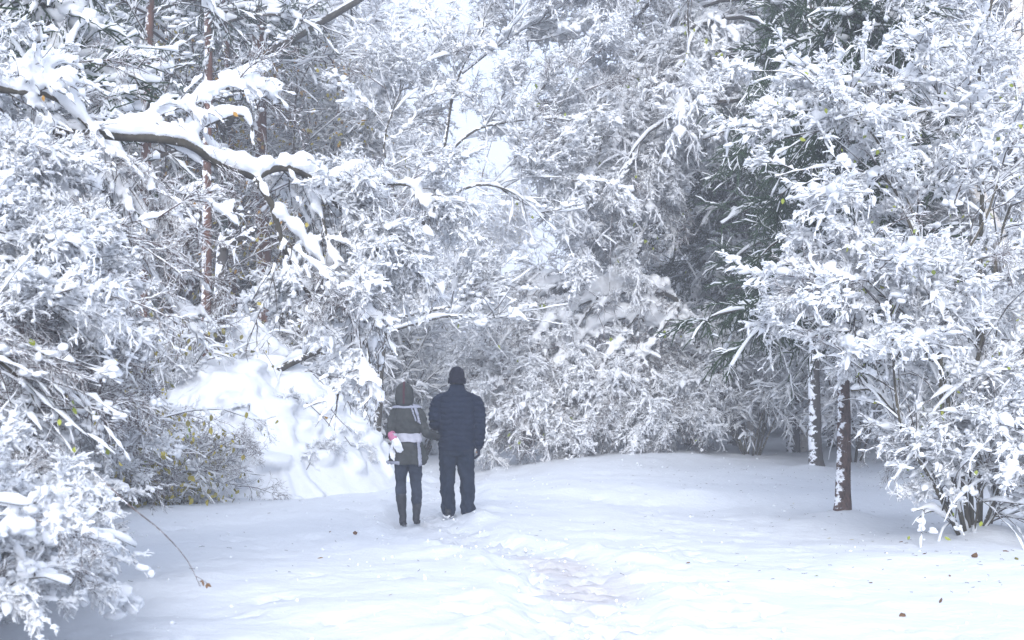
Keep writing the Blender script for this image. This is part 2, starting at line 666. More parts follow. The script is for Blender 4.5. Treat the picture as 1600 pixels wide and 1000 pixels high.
def build_ground():
    ys = np.concatenate([np.linspace(-10, 6.5, 36)[:-1], 6.5 * (44 / 6.5) ** np.linspace(0, 1, 300)[:-1], np.geomspace(44, 262, 44)])
    us = np.linspace(-1, 1, 290)
    us = np.sign(us) * (0.55 * np.abs(us) + 0.45 * np.abs(us) ** 3)
    Y = np.repeat(ys[:, None], len(us), axis=1)
    X = us[None] * (np.maximum(ys, 0)[:, None] * 0.9 + 7.0)
    Z = ground_full(X.ravel(), Y.ravel())
    P = np.stack([X.ravel(), Y.ravel(), Z], axis=1)
    r, c = len(ys), len(us)
    i = (np.arange(r - 1)[:, None] * c + np.arange(c - 1)[None]).ravel()
    F = np.stack([i, i + 1, i + c + 1, i + c], axis=1)
    g = Geo()
    g.add(P, None, F)
    me = g.mesh('snowy_ground')
    d = path_dist(P[:, 0], P[:, 1])
    dirt = (1 - sstep(0.1, 0.5, d + 0.5 * vnoise(P[:, 0] / .5, P[:, 1] / .8, 21)))
    dirt = dirt * (sstep(10.3, 11.6, P[:, 1]) * (1 - sstep(13.6, 15.0, P[:, 1])) + 0.22)
    at_ = me.attributes.new('trodden', 'FLOAT', 'POINT')
    at_.data.foreach_set('value', dirt.astype(np.float32))
    m = snow_mat('ground_snow', 9.0, 0.03)
    t, b = nodes(m)
    a = t.nodes.new('ShaderNodeAttribute')
    a.attribute_name = 'trodden'
    nz = noise_node(t, 5.0, 6, 0.7, 'Object', (1, 2.6, 1))
    f = math_node(t, 'MULTIPLY', a.outputs['Fac'], math_node(t, 'MULTIPLY', nz.outputs[0], 0.95))
    t.links.new(mix(t, f, (0.64, 0.665, 0.70), (0.43, 0.385, 0.37)), b.inputs['Base Color'])
    o = link_mesh('ground', me, m)
    tag(o, kind='structure')


build_ground()


def gz(x, y):
    return float(ground_z(np.array([x]), np.array([y]))[0])



# ---------------------------------------------------------------- sprays: branch ends with all their twigs, one mesh each, shared by many parts
SPRAY = {}


def make_spray(style, seed):
    rng = np.random.default_rng(seed)
    st = dict(arch=dict(L=.85, rise=.35, droop=.20, n1=9, l1=.36, n2=5, l2=.17, n3=3, l3=.08, s=(.036, .024, .0135, .0085), d=.18, wet=.35, gap=.26),
              mop=dict(L=.7, rise=.45, droop=.30, n1=11, l1=.28, n2=6, l2=.12, n3=3, l3=.06, s=(.038, .026, .0145, .009), d=.26, wet=.45, gap=.12),
              weep=dict(L=1.0, rise=.05, droop=.34, n1=12, l1=.42, n2=6, l2=.18, n3=3, l3=.09, s=(.029, .020, .013, .0085), d=.34, wet=.75, gap=.15),
              bare=dict(L=.8, rise=.2, droop=.15, n1=9, l1=.36, n2=6, l2=.17, n3=2, l3=.09, s=(.010, .007, .005, .0), d=.14, wet=.15, gap=.4),
              up=dict(L=.9, rise=.6, droop=.06, n1=10, l1=.38, n2=6, l2=.17, n3=3, l3=.08, s=(.034, .023, .0135, .0085), d=.07, wet=.35, gap=.2))[style]
    d = unit(np.array([1.0, 0, st['rise']]))
    K = 9
    p = [np.zeros(3)]
    for k in range(K - 1):
        p.append(p[-1] + d * st['L'] / (K - 1))
        d = d + rng.normal(size=3) * .08
        d[2] -= st['droop'] * (.4 + .6 * k / K)
        d = unit(d)
    lv = [(np.array(p)[None], np.linspace(.008, .003, K)[None])]
    for n, l, ang, kk, r in ((st['n1'], st['l1'], 48, 6, .0042), (st['n2'], st['l2'], 45, 4, .0030), (st['n3'], st['l3'], 42, 3, .0024)):
        lv.append(grow(rng, lv[-1][0], lv[-1][1], n, l, ang=ang, t0=.08, K=kk, droop=st['d'], wander=.13, taper=.35, r=r, tip=.55))
    tw, sn = Geo(), Geo()
    for i, (q, r) in enumerate(lv):
        tw.tubes(q, r, (5, 3, 3, 3)[i], cap=False)
        s = st['s'][i] / SNOWK
        if s > 0:
            snow_on(rng, sn, q, r, s, (6, 4, 4, 3)[i], (18, 9, 5, 3)[i], lump=.55, gap=st['gap'], wet=st['wet'])
    if style != 'bare':                              # pads where the loads of neighbouring twigs have run together
        for q, m, lo, hi in ((lv[0][0], 4, .030, .060), (lv[1][0], 13, .022, .046), (lv[2][0], 12, .014, .026)):
            c = on_branches(rng, q, m, .1, .95)
            rad = rng.uniform(lo, hi, size=(m, 1)) * np.array([[1.35, 1.35, .6]])
            c = np.repeat(c, 3, axis=0) + rng.normal(size=(m * 3, 3)) * np.repeat(rad, 3, axis=0) * .55
            c[:, 2] += .008
            sn.blobs(c, np.repeat(rad, 3, axis=0) * rng.uniform(.5, 1.0, size=(m * 3, 3)), rng, 1, .35)
    tw.v += sn.v
    nq, nt3 = sum(len(f) for f in tw.f4), sum(len(f) for f in tw.f3)
    tw.f4 += [f + tw.n for f in sn.f4]
    tw.f3 += [f + tw.n for f in sn.f3]
    me = tw.mesh('spray_' + style)
    n4 = sum(len(f) for f in tw.f4)
    mi = np.zeros(len(me.polygons), np.int32)
    mi[nq:n4] = 1
    mi[n4 + nt3:] = 1
    me.polygons.foreach_set('material_index', mi)
    return me


def add_sprays(root, br, rng, style, n, lo, hi, bark, t0=.25, base=None, keep=None, yaw=0.7):
    key = (style, bark)
    if key not in SPRAY:
        SPRAY[key] = []
        for k in range(5):
            me = make_spray(style, 7000 + 13 * k + len(style) * 101)
            me.materials.append(M[bark])
            me.materials.append(M['snow_fine'])
            SPRAY[key].append(me)
    P = br[0]
    N, K, _ = P.shape
    put = 0
    for _ in range(n * 6):
        if put >= n:
            break
        i = int(rng.integers(0, N))
        x = rng.uniform(t0, 1.0) * (K - 1 - 1e-4)
        k = int(x)
        q = P[i, k] * (1 - x + k) + P[i, k + 1] * (x - k)
        t = unit(P[i, k + 1] - P[i, k])
        if keep is not None and not keep(q + base, t):
            continue
        o = bpy.data.objects.new('spray', SPRAY[key][int(rng.integers(0, 5))])
        COL.objects.link(o)
        o.parent = root
        o.location = q
        s = rng.uniform(lo, hi)
        o.scale = (s, s * rng.choice([-1, 1]) * 1.0, s)
        pitch = math.asin(max(-.9, min(.9, t[2]))) * .55
        o.rotation_euler = (rng.normal() * .15, -pitch + rng.normal() * .15, math.atan2(t[1], t[0]) + rng.normal() * yaw)
        put += 1


# ---------------------------------------------------------------- woody plants
def woody(name, label, cat, base, limbs, levels, seed, limb_mat, twig_mat, limb_snow=0.05, limb_part='limb', group=None,
          voxel=None, blobs=(), leaf=None, sub=2, needles=None, lS=8, extra_snow=None, snow_name='snow_load', gap=0.2, lump=0.6, parents=None, keep=None, sprays=()):
    """limbs: list of ((1,K,3),(1,K)) in world space. levels: dicts for grow() plus snow, snowS, snowK, S.
    Each limb is a part; twigs and the snow that lies on everything are one part each."""
    rng = np.random.default_rng(seed)
    base = np.asarray(base, float)
    root = tag(empty(name, base), label, cat, group)
    tw, sn = Geo(), Geo()
    for li, (p, r) in enumerate(limbs):
        ls = limb_snow[li] if isinstance(limb_snow, (list, tuple)) else limb_snow
        g = Geo()
        g.tubes(p - base, r, lS)
        g.build(limb_part, limb_mat, root)
        if ls > 0:
            big = ls > .15
            snow_on(rng, sn, p - base, r, ls, 9 if big else 7, K=p.shape[1] * 3, gap=0.10, lump=1.0 if big else 0.75, hp=2.4 if big else 1.4, wet=0.03 if big else 0.1, soft=1 if big else 2)
    K = max(p.shape[1] for p, r in limbs)
    par = [limbs[k] for k in (parents if parents is not None else range(len(limbs)))]
    cur = (np.concatenate([resample(p, K) for p, r in par]) - base, np.concatenate([resample(r, K) for p, r in par]))
    cur0 = cur
    allv = []
    if keep is not None:
        kp = lambda P: keep(P + base)
    else:
        kp = None
    for sp in levels:
        sp = dict(sp)
        sp['keep'] = kp
        s, sS, sK, S = sp.pop('snow', 0.02), sp.pop('snowS', 5), sp.pop('snowK', None), sp.pop('S', 3)
        src = sp.pop('src', None)
        if src is not None:
            cur = allv[src]
        nx = grow(rng, cur[0], cur[1], **sp)
        if s > 0:
            snow_on(rng, sn, nx[0], nx[1], s, sS, sK, gap=gap, lump=lump)
        tw.tubes(nx[0], nx[1], S, cap=False)
        allv.append(nx)
        cur = nx
    for lev, n, lo, hi in blobs:
        src = allv[lev][0] if lev >= 0 else np.concatenate([resample(p, K) for p, r in limbs]) - base
        c = on_branches(rng, src, n, 0.2, 1.0)
        m = 5                                          # a clump is several lumps run together
        rad = rng.uniform(lo, hi, size=(n, 1)) * np.array([[1.0, 1.0, 0.75]]) * 0.62
        cc = np.repeat(c, m, axis=0) + rng.normal(size=(n * m, 3)) * np.repeat(rad, m, axis=0) * np.array([[.95, .95, .6]])
        rr = np.repeat(rad, m, axis=0) * rng.uniform(.45, 1.15, size=(n * m, 3))
        cc[:, 2] += rr[:, 2] * 0.5
        sn.blobs(cc, rr, rng, sub, 0.4)
    if extra_snow:
        extra_snow(rng, sn, base)
    tw.build('twigs', twig_mat, root, 'stuff')
    if voxel:
        me = remeshed(snow_name, sn, voxel, 3 if voxel > .025 else 1)
        wrinkle(me, voxel * .45, .4 / voxel, seed)
        link_mesh(snow_name, me, M['snow'], root, 'stuff')
    else:
        sn.build(snow_name, M['snow_fine'], root, 'stuff')
    if leaf:
        for lm, n, size, lev in leaf:
            p = on_branches(rng, allv[lev][0], n, 0.3, 1.0)
            if sprays:
                p = p + rng.normal(size=p.shape) * np.array([.14, .14, .10]) - np.array([0, 0.05, .06])
            if keep is not None:
                p = p[keep(p[:, None, :] + base)]
            if n <= 60:
                for q in p:
                    g = Geo()
                    g.leaves(q[None], size * rng.uniform(0.7, 1.25), rng)
                    g.build('leaf', lm, root)
            else:
                g = Geo()
                g.leaves(p, size * rng.uniform(0.6, 1.25, size=(n, 1)), rng)
                g.build('leaves', lm, root, 'stuff')
    for style, lev, n, lo, hi, sk in sprays:
        br = allv[lev] if lev >= 0 else cur0
        bk = 'dark_red_twig' if style == 'bare' else 'twig' if twig_mat == M['twig'] else 'red_twig'
        add_sprays(root, br, rng, style, n, lo, hi, bk, base=base, keep=sk)
    return root, allv, rng


def trunk_line(h, K, r, rng, lean=0.06, base=(0, 0, 0), tip=0.12, wob=0.05, pw=1.0):
    d = rng.normal(size=2) * lean
    z = h * np.linspace(0, 1, K) ** pw
    w = np.cumsum(rng.normal(size=(K, 2)) * wob, axis=0)
    w -= w[0]
    p = np.stack([d[0] * z + w[:, 0], d[1] * z + w[:, 1], z], axis=1) + np.asarray(base)
    rr = r * (1 - (1 - tip) * (z / h) ** 0.8)
    rr *= 1 + .28 * np.exp(-z / .14)
    p[0, 2] -= 0.15
    return p[None], rr[None]


def proto_birch(seed, h=13.0, r=0.13, weep=0.35, barkm='dark_bark', twig='red_twig', n1=32, l1=3.2, n2=11, n3=12, s=1.0, t0=0.18, leaf=None):
    rng = np.random.default_rng(seed)
    tl = trunk_line(h, 14, r, rng)
    lv = [dict(n=n1, length=l1, ang=52, t0=t0, t1=0.98, K=7, droop=0.13, wander=0.13, zb=0.5, taper=0.5, r=0.035, tip=0.25, snow=0.05 * s, snowS=5),
          dict(n=n2, length=1.35, ang=48, t0=0.15, K=5, droop=weep * 0.6, wander=0.2, taper=0.4, r=0.011, snow=0.05 * s, snowS=4),
          dict(n=n3, length=0.62, ang=45, t0=0.1, K=3, droop=weep, wander=0.16, taper=0.3, r=0.006, snow=0.037 * s, snowS=3, snowK=4)]
    root, _, _ = woody('snowy_birch', None, 'tree', (0, 0, 0), [tl], lv, seed, M[barkm], M[twig], 0.0, 'trunk', sub=1, leaf=leaf,
                       blobs=[(0, 40, .06, .15), (1, 90, .04, .10)])
    return root


def proto_shrub(seed, h=3.2, nst=10, spread=0.55, twig='twig', s=1.0, n1=9, n2=9, n3=0, leaf=None, blob=40):
    rng = np.random.default_rng(seed)
    limbs = []
    for k in range(nst):
        a = rng.uniform(0, 2 * pi)
        K = 8
        d = np.array([cos(a) * spread * rng.uniform(.4, 1.2), sin(a) * spread * rng.uniform(.4, 1.2), 1.0])
        d /= np.linalg.norm(d)
        p = [np.array([cos(a) * .12, sin(a) * .12, -.1])]
        L = h * rng.uniform(.7, 1.3)
        for i in range(K - 1):
            p.append(p[-1] + d * L / (K - 1))
            d = d + rng.normal(size=3) * 0.09
            d[2] -= 0.13 * (i / 3)
            d /= np.linalg.norm(d)
        limbs.append((np.array(p)[None], np.linspace(.026, .008, K)[None]))
    lv = [dict(n=n1, length=1.25, ang=48, t0=0.2, K=6, droop=0.2, wander=0.2, zb=0.2, taper=0.45, r=0.010, snow=0.036 * s, snowS=5),
          dict(n=n2, length=0.55, ang=48, t0=0.1, K=5, droop=0.25, wander=0.22, taper=0.3, r=0.006, snow=0.034 * s, snowS=4)]
    if n3:
        lv.append(dict(n=n3, length=0.28, ang=45, t0=0.1, K=3, droop=0.3, wander=0.2, taper=0.3, r=0.004, snow=0.025 * s, snowS=3))
    root, _, _ = woody('snowy_shrub', None, 'shrub', (0, 0, 0), limbs, lv, seed, M['shrub_stem'], M[twig], 0.045 * s, 'stem', sub=1,
                       blobs=[(0, blob, .05, .14)], leaf=leaf, lS=5)
    return root


def conifer(name, label, seed, h, r, base, bark, needles, z0=1.5, nb=120, l1=2.6, n2=13, n3=11, drop=0.25, snow=1.0, hang=0.5, group=None, blob=80, slab=0.10, crown_r=None, l2=0.75, l3=0.2, cat='spruce'):
    """spruce: trunk, drooping boughs, sprays of needle twigs, slabs of snow along the boughs"""
    rng = np.random.default_rng(seed)
    base = np.asarray(base, float)
    root = tag(empty(name, base), label, cat, group)
    tp, tr = trunk_line(h, 24, r, rng, 0.01, wob=0.008, pw=1.7)
    g = Geo()
    g.tubes(tp, tr, 12)
    g.build('trunk', M[bark], root)
    tq = np.linspace(0, 1, 24) ** (1 / 1.7) * 22.99
    ti = tq.astype(int)
    tf = (tq - ti)[None, :, None]
    tp = tp[:, ti] * (1 - tf) + tp[:, ti + 1] * tf
    t0 = z0 / h
    b1 = grow(rng, tp, tr, nb, l1, ang=88, t0=t0, t1=0.98, K=7, droop=drop, wander=0.06, zb=0, taper=0.85, r=0.03, tip=0.3, angsd=8, lsd=0.22)
    b2 = grow(rng, b1[0], b1[1], n2, l2, ang=58, t0=0.12, K=5, droop=hang * 0.6, wander=0.1, taper=0.35, r=0.008, tip=0.5)
    b3 = grow(rng, b2[0], b2[1], n3, l3, ang=42, t0=0.03, K=3, droop=hang, wander=0.12, taper=0.2, r=0.0095, tip=0.5)
    g = Geo()
    g.tubes(b1[0], b1[1], 5)
    g.build('boughs', M['twig'], root, 'stuff')
    g = Geo()
    g.tubes(b2[0], b2[1] * 1.5, 4)
    g.tubes(b3[0], b3[1], 3)
    g.build('needles', M[needles], root, 'stuff')
    g = Geo()
    snow_on(rng, g, b1[0], b1[1], slab * snow, 6, K=12, lump=0.35, gap=0.12)
    k = rng.uniform(size=len(b2[0])) < 0.75 * min(1, snow)
    snow_on(rng, g, b2[0][k], b2[1][k], 0.045 * snow, 4, lump=0.5, gap=0.2)
    k = rng.uniform(size=len(b3[0])) < 0.35 * min(1, snow)
    snow_on(rng, g, b3[0][k], b3[1][k], 0.026 * snow, 3, lump=0.5, gap=0.1)
    if blob:
        c = on_branches(rng, b1[0], blob, .2, 1)
        rad = rng.uniform(.05, .15, size=(blob, 1)) * np.array([[1.2, 1.2, .6]])
        c = np.repeat(c, 4, axis=0) + rng.normal(size=(blob * 4, 3)) * np.repeat(rad, 4, axis=0)
        rad = np.repeat(rad, 4, axis=0) * rng.uniform(.5, 1.1, size=(blob * 4, 3))
        c[:, 2] += rad[:, 2] * .4
        g.blobs(c, rad, rng, 1, .4)
    g.build('snow_load', M['snow_fine'], root, 'stuff')
    return root


def place(proto, x, y, rz, sc, label, used, cat=None, group=None, name=None, zs=None):
    """the first use moves the plant itself, later ones copy it with its parts"""
    if proto.name in used:
        o = copy_tree(proto)
    else:
        used.add(proto.name)
        o = proto
    o.location = (x, y, gz(x, y) - 0.03)
    o.rotation_euler = (0, 0, rz)
    o.scale = (sc, sc, sc * (zs or 1.0))
    o['label'] = label
    if group: o['group'] = group
    return o


USED = set()

# ---------------------------------------------------------------- people
def cloth_mat(name, c0, c1, scale=30.0, rough=0.8, bstr=0.4, bdist=0.004, spec=0.2, snow_low=None):
    m = mat(name, c0, rough, spec * .5)
    t, b = nodes(m)
    nz = noise_node(t, scale, 5, 0.65)
    n2 = noise_node(t, 5.0, 3, 0.5)
    col = ramp(t, math_node(t, 'ADD', math_node(t, 'MULTIPLY', nz.outputs[0], .5), math_node(t, 'MULTIPLY', n2.outputs[0], .5)), [(.35, c0), (.65, c1)]).outputs[0]
    bump(t, b, nz.outputs[0], bstr, bdist)
    if snow_low is not None:                       # snow caked on the lowest part
        tc = t.nodes.new('ShaderNodeTexCoord')
        sx = t.nodes.new('ShaderNodeSeparateXYZ')
        t.links.new(tc.outputs['Object'], sx.inputs[0])
        n3 = noise_node(t, 26.0, 4, 0.7)
        h = math_node(t, 'SUBTRACT', 1.0, math_node(t, 'DIVIDE', sx.outputs['Z'], snow_low))
        f = math_node(t, 'ADD', math_node(t, 'MULTIPLY', h, .35), math_node(t, 'SUBTRACT', n3.outputs[0], .35))
        col = mix(t, ramp(t, f, [(.45, (0, 0, 0)), (.55, (1, 1, 1))]).outputs[0], col, (.88, .9, .93))
    t.links.new(col, b.inputs['Base Color'])
    return m


PM = {
    'skin': cloth_mat('skin', (.52, .33, .25), (.58, .38, .29), 20, .55, .1, .001),
    'navy': cloth_mat('navy_quilted_nylon', (.007, .012, .026), (.013, .020, .040), 16, .75, .6, .006, .1),
    'trouser': cloth_mat('dark_blue_trouser_cloth', (.008, .014, .028), (.013, .021, .038), 9, .85, .5, .01, snow_low=.09),
    'knit': cloth_mat('black_navy_knit', (.006, .007, .014), (.012, .013, .024), 90, .95, .8, .006),
    'boot': cloth_mat('dark_boot_leather', (.02, .022, .028), (.045, .048, .056), 20, .6, .4, .004, snow_low=.07),
    'glove': cloth_mat('dark_glove', (.014, .018, .03), (.03, .034, .05), 40, .8),
    'stripe_grey': cloth_mat('grey_blue_band', (.26, .27, .33), (.34, .35, .41), 30, .8),
    'parka': cloth_mat('olive_grey_parka', (.036, .040, .040), (.064, .067, .066), 14, .9, .7, .01),
    'belt': cloth_mat('pale_grey_waistband', (.36, .36, .41), (.46, .46, .51), 20, .85, .5, .008),
    'jeans': cloth_mat('washed_dark_jeans', (.014, .019, .031), (.040, .050, .072), 7, .9, .5, .008),
    'pink': cloth_mat('pink_knit', (.42, .09, .20), (.56, .24, .34), 45, .95, .8, .006),
    'maroon': cloth_mat('maroon_piping', (.06, .026, .034), (.085, .036, .047), 30, .9),
    'white_wool': cloth_mat('white_wool', (.78, .79, .82), (.86, .87, .9), 40, .95, .9, .01),
    'hair': cloth_mat('brown_hair', (.03, .018, .012), (.06, .038, .025), 50, .6),
    'eye': mat('eye_white', (.8, .8, .8), .3),
    'lips': mat('lips', (.42, .18, .16), .5),
}


def loft(g, rings, S=18):
    """rings: (x, y, z, rx, ry): level ellipses joined from one to the next"""
    r = np.array(rings, float)
    K = len(r)
    n = (K - 1) * 3 + 1
    c = catmull(r[:, :3], n)
    e = np.stack([np.interp(np.linspace(0, K - 1, n), np.arange(K), r[:, k]) for k in (3, 4)], axis=1)
    a = np.linspace(0, 2 * pi, S, endpoint=False)
    P = np.stack([c[:, None, 0] + e[:, None, 0] * np.cos(a), c[:, None, 1] + e[:, None, 1] * np.sin(a), c[:, None, 2] + 0 * a[None]], axis=-1)
    i = (np.arange(n - 1)[:, None] * S + np.arange(S)[None]).ravel()
    j = (np.arange(n - 1)[:, None] * S + (np.arange(S)[None] + 1) % S).ravel()
    F = np.stack([i, j, j + S, i + S], axis=1)
    T = [[0, k + 1, k] for k in range(1, S - 1)] + [[(n - 1) * S, (n - 1) * S + k, (n - 1) * S + k + 1] for k in range(1, S - 1)]
    g.add(P.reshape(-1, 3), T, F)


def limb(g, path, S=14):
    """path: (x, y, z, r): a tapering round limb with rounded ends"""
    r = np.array(path, float)
    n = (len(r) - 1) * 5 + 1
    c = catmull(r[:, :3], n)
    q = np.interp(np.linspace(0, len(r) - 1, n), np.arange(len(r)), r[:, 3])
    g.tubes(c[None], q[None], S)
    g.blobs([c[0], c[-1]], [(q[0],) * 3, (q[-1],) * 3], np.random.default_rng(0), 2, 0.0)


def ball(g, x, y, z, rx, ry=None, rz=None):
    g.blobs([(x, y, z)], [(rx, ry or rx, rz or rx)], np.random.default_rng(0), 3, 0.0)


def hand(g, wrist, down, across, palm, s=1.0, curl=.5):
    """palm, four unequal curled fingers and a thumb from the side of the palm"""
    w, d, a, n = (np.array(v, float) for v in (wrist, down, across, palm))
    d, a, n = unit(d), unit(a), unit(n)
    P = [w + d * t * s for t in (0, .03, .06, .09)]
    for off in (-.026, -.009, .009, .026):
        q = [p + a * off * s * (.7 if i == 0 else 1) for i, p in enumerate(P)]
        limb(g, [(*v, .016 * s) for v in q], 10)
    for off, ln in ((-.029, .062), (-.010, .078), (.010, .074), (.028, .058)):
        q = w + d * .088 * s + a * off * s
        dd = d.copy()
        pts = [(*q, .0105 * s)]
        for k in range(3):
            dd = unit(dd * cos(curl * .7) + n * sin(curl * .7))
            q = q + dd * ln * s / 3 * 1.05
            pts.append((*q, (.0098 - .0008 * k) * s))
        limb(g, pts, 9)
    q = w + d * .028 * s + a * .03 * s
    pts = [(*q, .0135 * s)]
    dd = unit(d * .75 + a * .75 + n * .35)
    for k in range(3):
        q = q + dd * .024 * s
        dd = unit(dd + d * .35 + n * .15)
        pts.append((*q, (.0125 - .001 * k) * s))
    limb(g, pts, 9)


def head(g, x, y, z, s=1.0):
    """z: middle of the head (eye line); the face looks along +y"""
    ball(g, x, y - .012 * s, z + .028 * s, .074 * s, .092 * s, .092 * s)
    ball(g, x, y + .030 * s, z - .040 * s, .058 * s, .062 * s, .078 * s)
    ball(g, x, y + .058 * s, z - .096 * s, .028 * s, .024 * s, .020 * s)     # chin
    limb(g, [(x, y + .080 * s, z + .012 * s, .009 * s), (x, y + .097 * s, z - .018 * s, .012 * s), (x, y + .100 * s, z - .036 * s, .015 * s)])
    for k in (-1, 1):
        ball(g, x + k * .032 * s, y + .072 * s, z + .022 * s, .024 * s, .012 * s, .009 * s)     # brow
        ball(g, x + k * .076 * s, y, z - .012 * s, .010 * s, .020 * s, .033 * s)                # ear
        ball(g, x + k * .038 * s, y + .060 * s, z - .035 * s, .024 * s, .022 * s, .024 * s)     # cheek


def face_bits(root, x, y, z, s):
    for k in (-1, 1):
        g = Geo(); ball(g, x + k * .031 * s, y + .076 * s, z + .002 * s, .0125 * s); g.build('eye', PM['eye'], root)
    g = Geo()
    limb(g, [(x - .024 * s, y + .083 * s, z - .066 * s, .005 * s), (x, y + .092 * s, z - .064 * s, .007 * s), (x + .024 * s, y + .083 * s, z - .066 * s, .005 * s)])
    g.build('mouth', PM['lips'], root)


def body(root, legs, torso, arms, hd, hs, hands):
    g = Geo()
    for p in legs: limb(g, p)
    loft(g, torso)
    for p in arms: limb(g, p)
    head(g, *hd, hs)
    limb(g, [(hd[0], hd[1] - .02, hd[2] - .20 * hs, .058), (hd[0], hd[1] - .01, hd[2] - .08 * hs, .056)])
    for h in hands: hand(g, *h)
    link_mesh('body', remeshed('body', g, .0105, 2), PM['skin'], root)
    face_bits(root, *hd, hs)


def quilt(me, pitch, depth, z0, z1, cx=0.0):
    """horizontal stitched channels puffed out between their seams"""
    n = len(me.vertices)
    co = np.empty(n * 3, np.float32); me.vertices.foreach_get('co', co); co = co.reshape(-1, 3)
    no = np.empty(n * 3, np.float32); me.vertices.foreach_get('normal', no); no = no.reshape(-1, 3)
    w = sstep(z0, z0 + .02, co[:, 2]) * (1 - sstep(z1 - .02, z1, co[:, 2]))
    wob = .006 * np.sin(co[:, 0] * 21 + co[:, 1] * 9) + .004 * np.sin(co[:, 0] * 47 + 1.3)
    sag = -.05 * np.abs(co[:, 0] - cx) * (np.abs(co[:, 0] - cx) > .21)
    s = np.abs(np.sin(pi * (co[:, 2] + wob + sag) / pitch)) ** .45
    wr = .004 * np.sin(co[:, 0] * 90 + 14 * np.sin(co[:, 2] * 40)) * np.sin(co[:, 2] * 60 + co[:, 0] * 25)
    co = co + no * (depth * (s - .6) * (.4 + .6 * np.sqrt(np.clip(1 - no[:, 2:3] ** 2, 0, 1))).ravel() * w + wr * w)[:, None]
    me.vertices.foreach_set('co', co.astype(np.float32).ravel())
    me.update()


def wrinkle(me, amp, f=18.0, seed=0):
    n = len(me.vertices)
    co = np.empty(n * 3, np.float32); me.vertices.foreach_get('co', co); co = co.reshape(-1, 3)
    no = np.empty(n * 3, np.float32); me.vertices.foreach_get('normal', no); no = no.reshape(-1, 3)
    ang = np.arctan2(no[:, 1], no[:, 0])
    d = vnoise(ang * 1.6 + co[:, 0] * f * .3, co[:, 2] * f + co[:, 0] * f * .7, seed) + .5 * vnoise(ang * 3 + co[:, 0] * f, co[:, 2] * f * 2.1, seed + 1)
    co = co + no * (amp * 2 * d)[:, None]
    me.vertices.foreach_set('co', co.astype(np.float32).ravel())
    me.update()


def shell(name, src, pred, off, material, root, thick=.006):
    """a band laid over part of a garment: its faces lifted off the cloth and given thickness"""
    import bmesh
    bm = bmesh.new()
    bm.from_mesh(src)
    bm.normal_update()
    bad = [f for f in bm.faces if not pred(f.calc_center_median(), f.normal)]
    bmesh.ops.delete(bm, geom=bad, context='FACES')
    for v in bm.verts:
        v.co += v.normal * off
    bmesh.ops.solidify(bm, geom=bm.faces[:], thickness=-thick)
    me = bpy.data.meshes.new(name)
    bm.to_mesh(me)
    bm.free()
    me.polygons.foreach_set('use_smooth', np.full(len(me.polygons), True, dtype=bool))
    o = link_mesh(name, me, None, root)
    me.materials.clear()
    me.materials.append(material)
    return o


def shoe(root, x, y, z, s=1.0, pitch=0.0, h=.12, wx=.045):
    g = Geo()
    for yy, rx, rz, zz in ((-.075, .036, .030, .038), (-.03, .040, .036, .040), (.03, .044, .036, .038), (.10, .048, .028, .032), (.15, .042, .020, .026)):
        ball(g, x, y + yy * s, z + zz * s - yy * pitch, rx * s, .055 * s, rz * s)
    limb(g, [(x, y - .045 * s, z + .04 + .045 * pitch, .040 * s), (x, y - .04 * s, z + h + .03 * pitch, .044 * s)])
    o = link_mesh('boot', remeshed('boot', g, .007, 2), PM['boot'], root)
    g = Geo()
    pts = np.array([[(x, y + yy * s, z + .008 - yy * pitch) for yy in np.linspace(-.105, .185, 9)]])
    g.tubes(pts, np.array([[.028, .036, .039, .040, .042, .045, .046, .040, .026]]) * s, 10, .35)
    g.build('sole', PM['boot'], o)


def finish(o_name, g, vox, material, root, q=None, wr=None, it=2):
    me = remeshed(o_name, g, vox, it)
    if q: quilt(me, *q)
    if wr: wrinkle(me, *wr)
    link_mesh(o_name, me, material, root)
    return me


# --- the man in the navy quilted jacket
MX, MY = (714 - 800) / FPX * 18.35, 18.35
MZ = at(714, 806, 18.35)[2]
man = tag(empty('person', (MX, MY, MZ)), 'tall person in a navy quilted jacket, dark trousers and black knitted cap, seen from behind', 'person')
body(man,
     [[(-.10, 0, .88, .095), (-.108, .0, .48, .056), (-.105, -.02, .28, .052), (-.10, -.05, .09, .04), (-.10, .0, .04, .038), (-.10, .09, .03, .03)],
      [(.095, .0, .88, .095), (.112, .02, .48, .056), (.118, .0, .28, .052), (.122, -.02, .09, .04), (.122, .03, .04, .038), (.122, .12, .03, .03)]],
     [(0, 0, .82, .15, .11), (0, 0, .95, .17, .12), (0, 0, 1.08, .155, .11), (0, 0, 1.25, .175, .12), (0, 0, 1.38, .17, .105), (0, 0, 1.46, .11, .08), (0, 0, 1.50, .06, .06)],
     [[(-.17, 0, 1.40, .055), (-.255, -.03, 1.17, .045), (-.24, .01, 1.10, .042), (-.17, .20, 1.06, .032)],
      [(.17, 0, 1.40, .055), (.262, 0, 1.10, .045), (.257, .05, .84, .030)]],
     (0, .025, 1.63), .98,
     [((-.165, .205, 1.06), (.6, .6, -.2), (0, .2, 1), (.6, -.6, 0), .95), ((.257, .052, .845), (0, .12, -1), (0, 1, .12), (-1, 0, 0), .70, .75)])
g = Geo()
loft(g, [(-.005, 0, .775, .205, .150), (-.005, 0, .80, .218, .165), (-.005, 0, .95, .217, .165), (-.003, 0, 1.10, .219, .165), (0, 0, 1.25, .226, .168), (0, 0, 1.36, .222, .150),
         (0, 0, 1.43, .195, .125), (0, 0, 1.475, .145, .10), (0, .005, 1.50, .108, .092), (0, .01, 1.53, .094, .088), (0, .012, 1.56, .088, .084), (0, .012, 1.575, .078, .076)], 26)
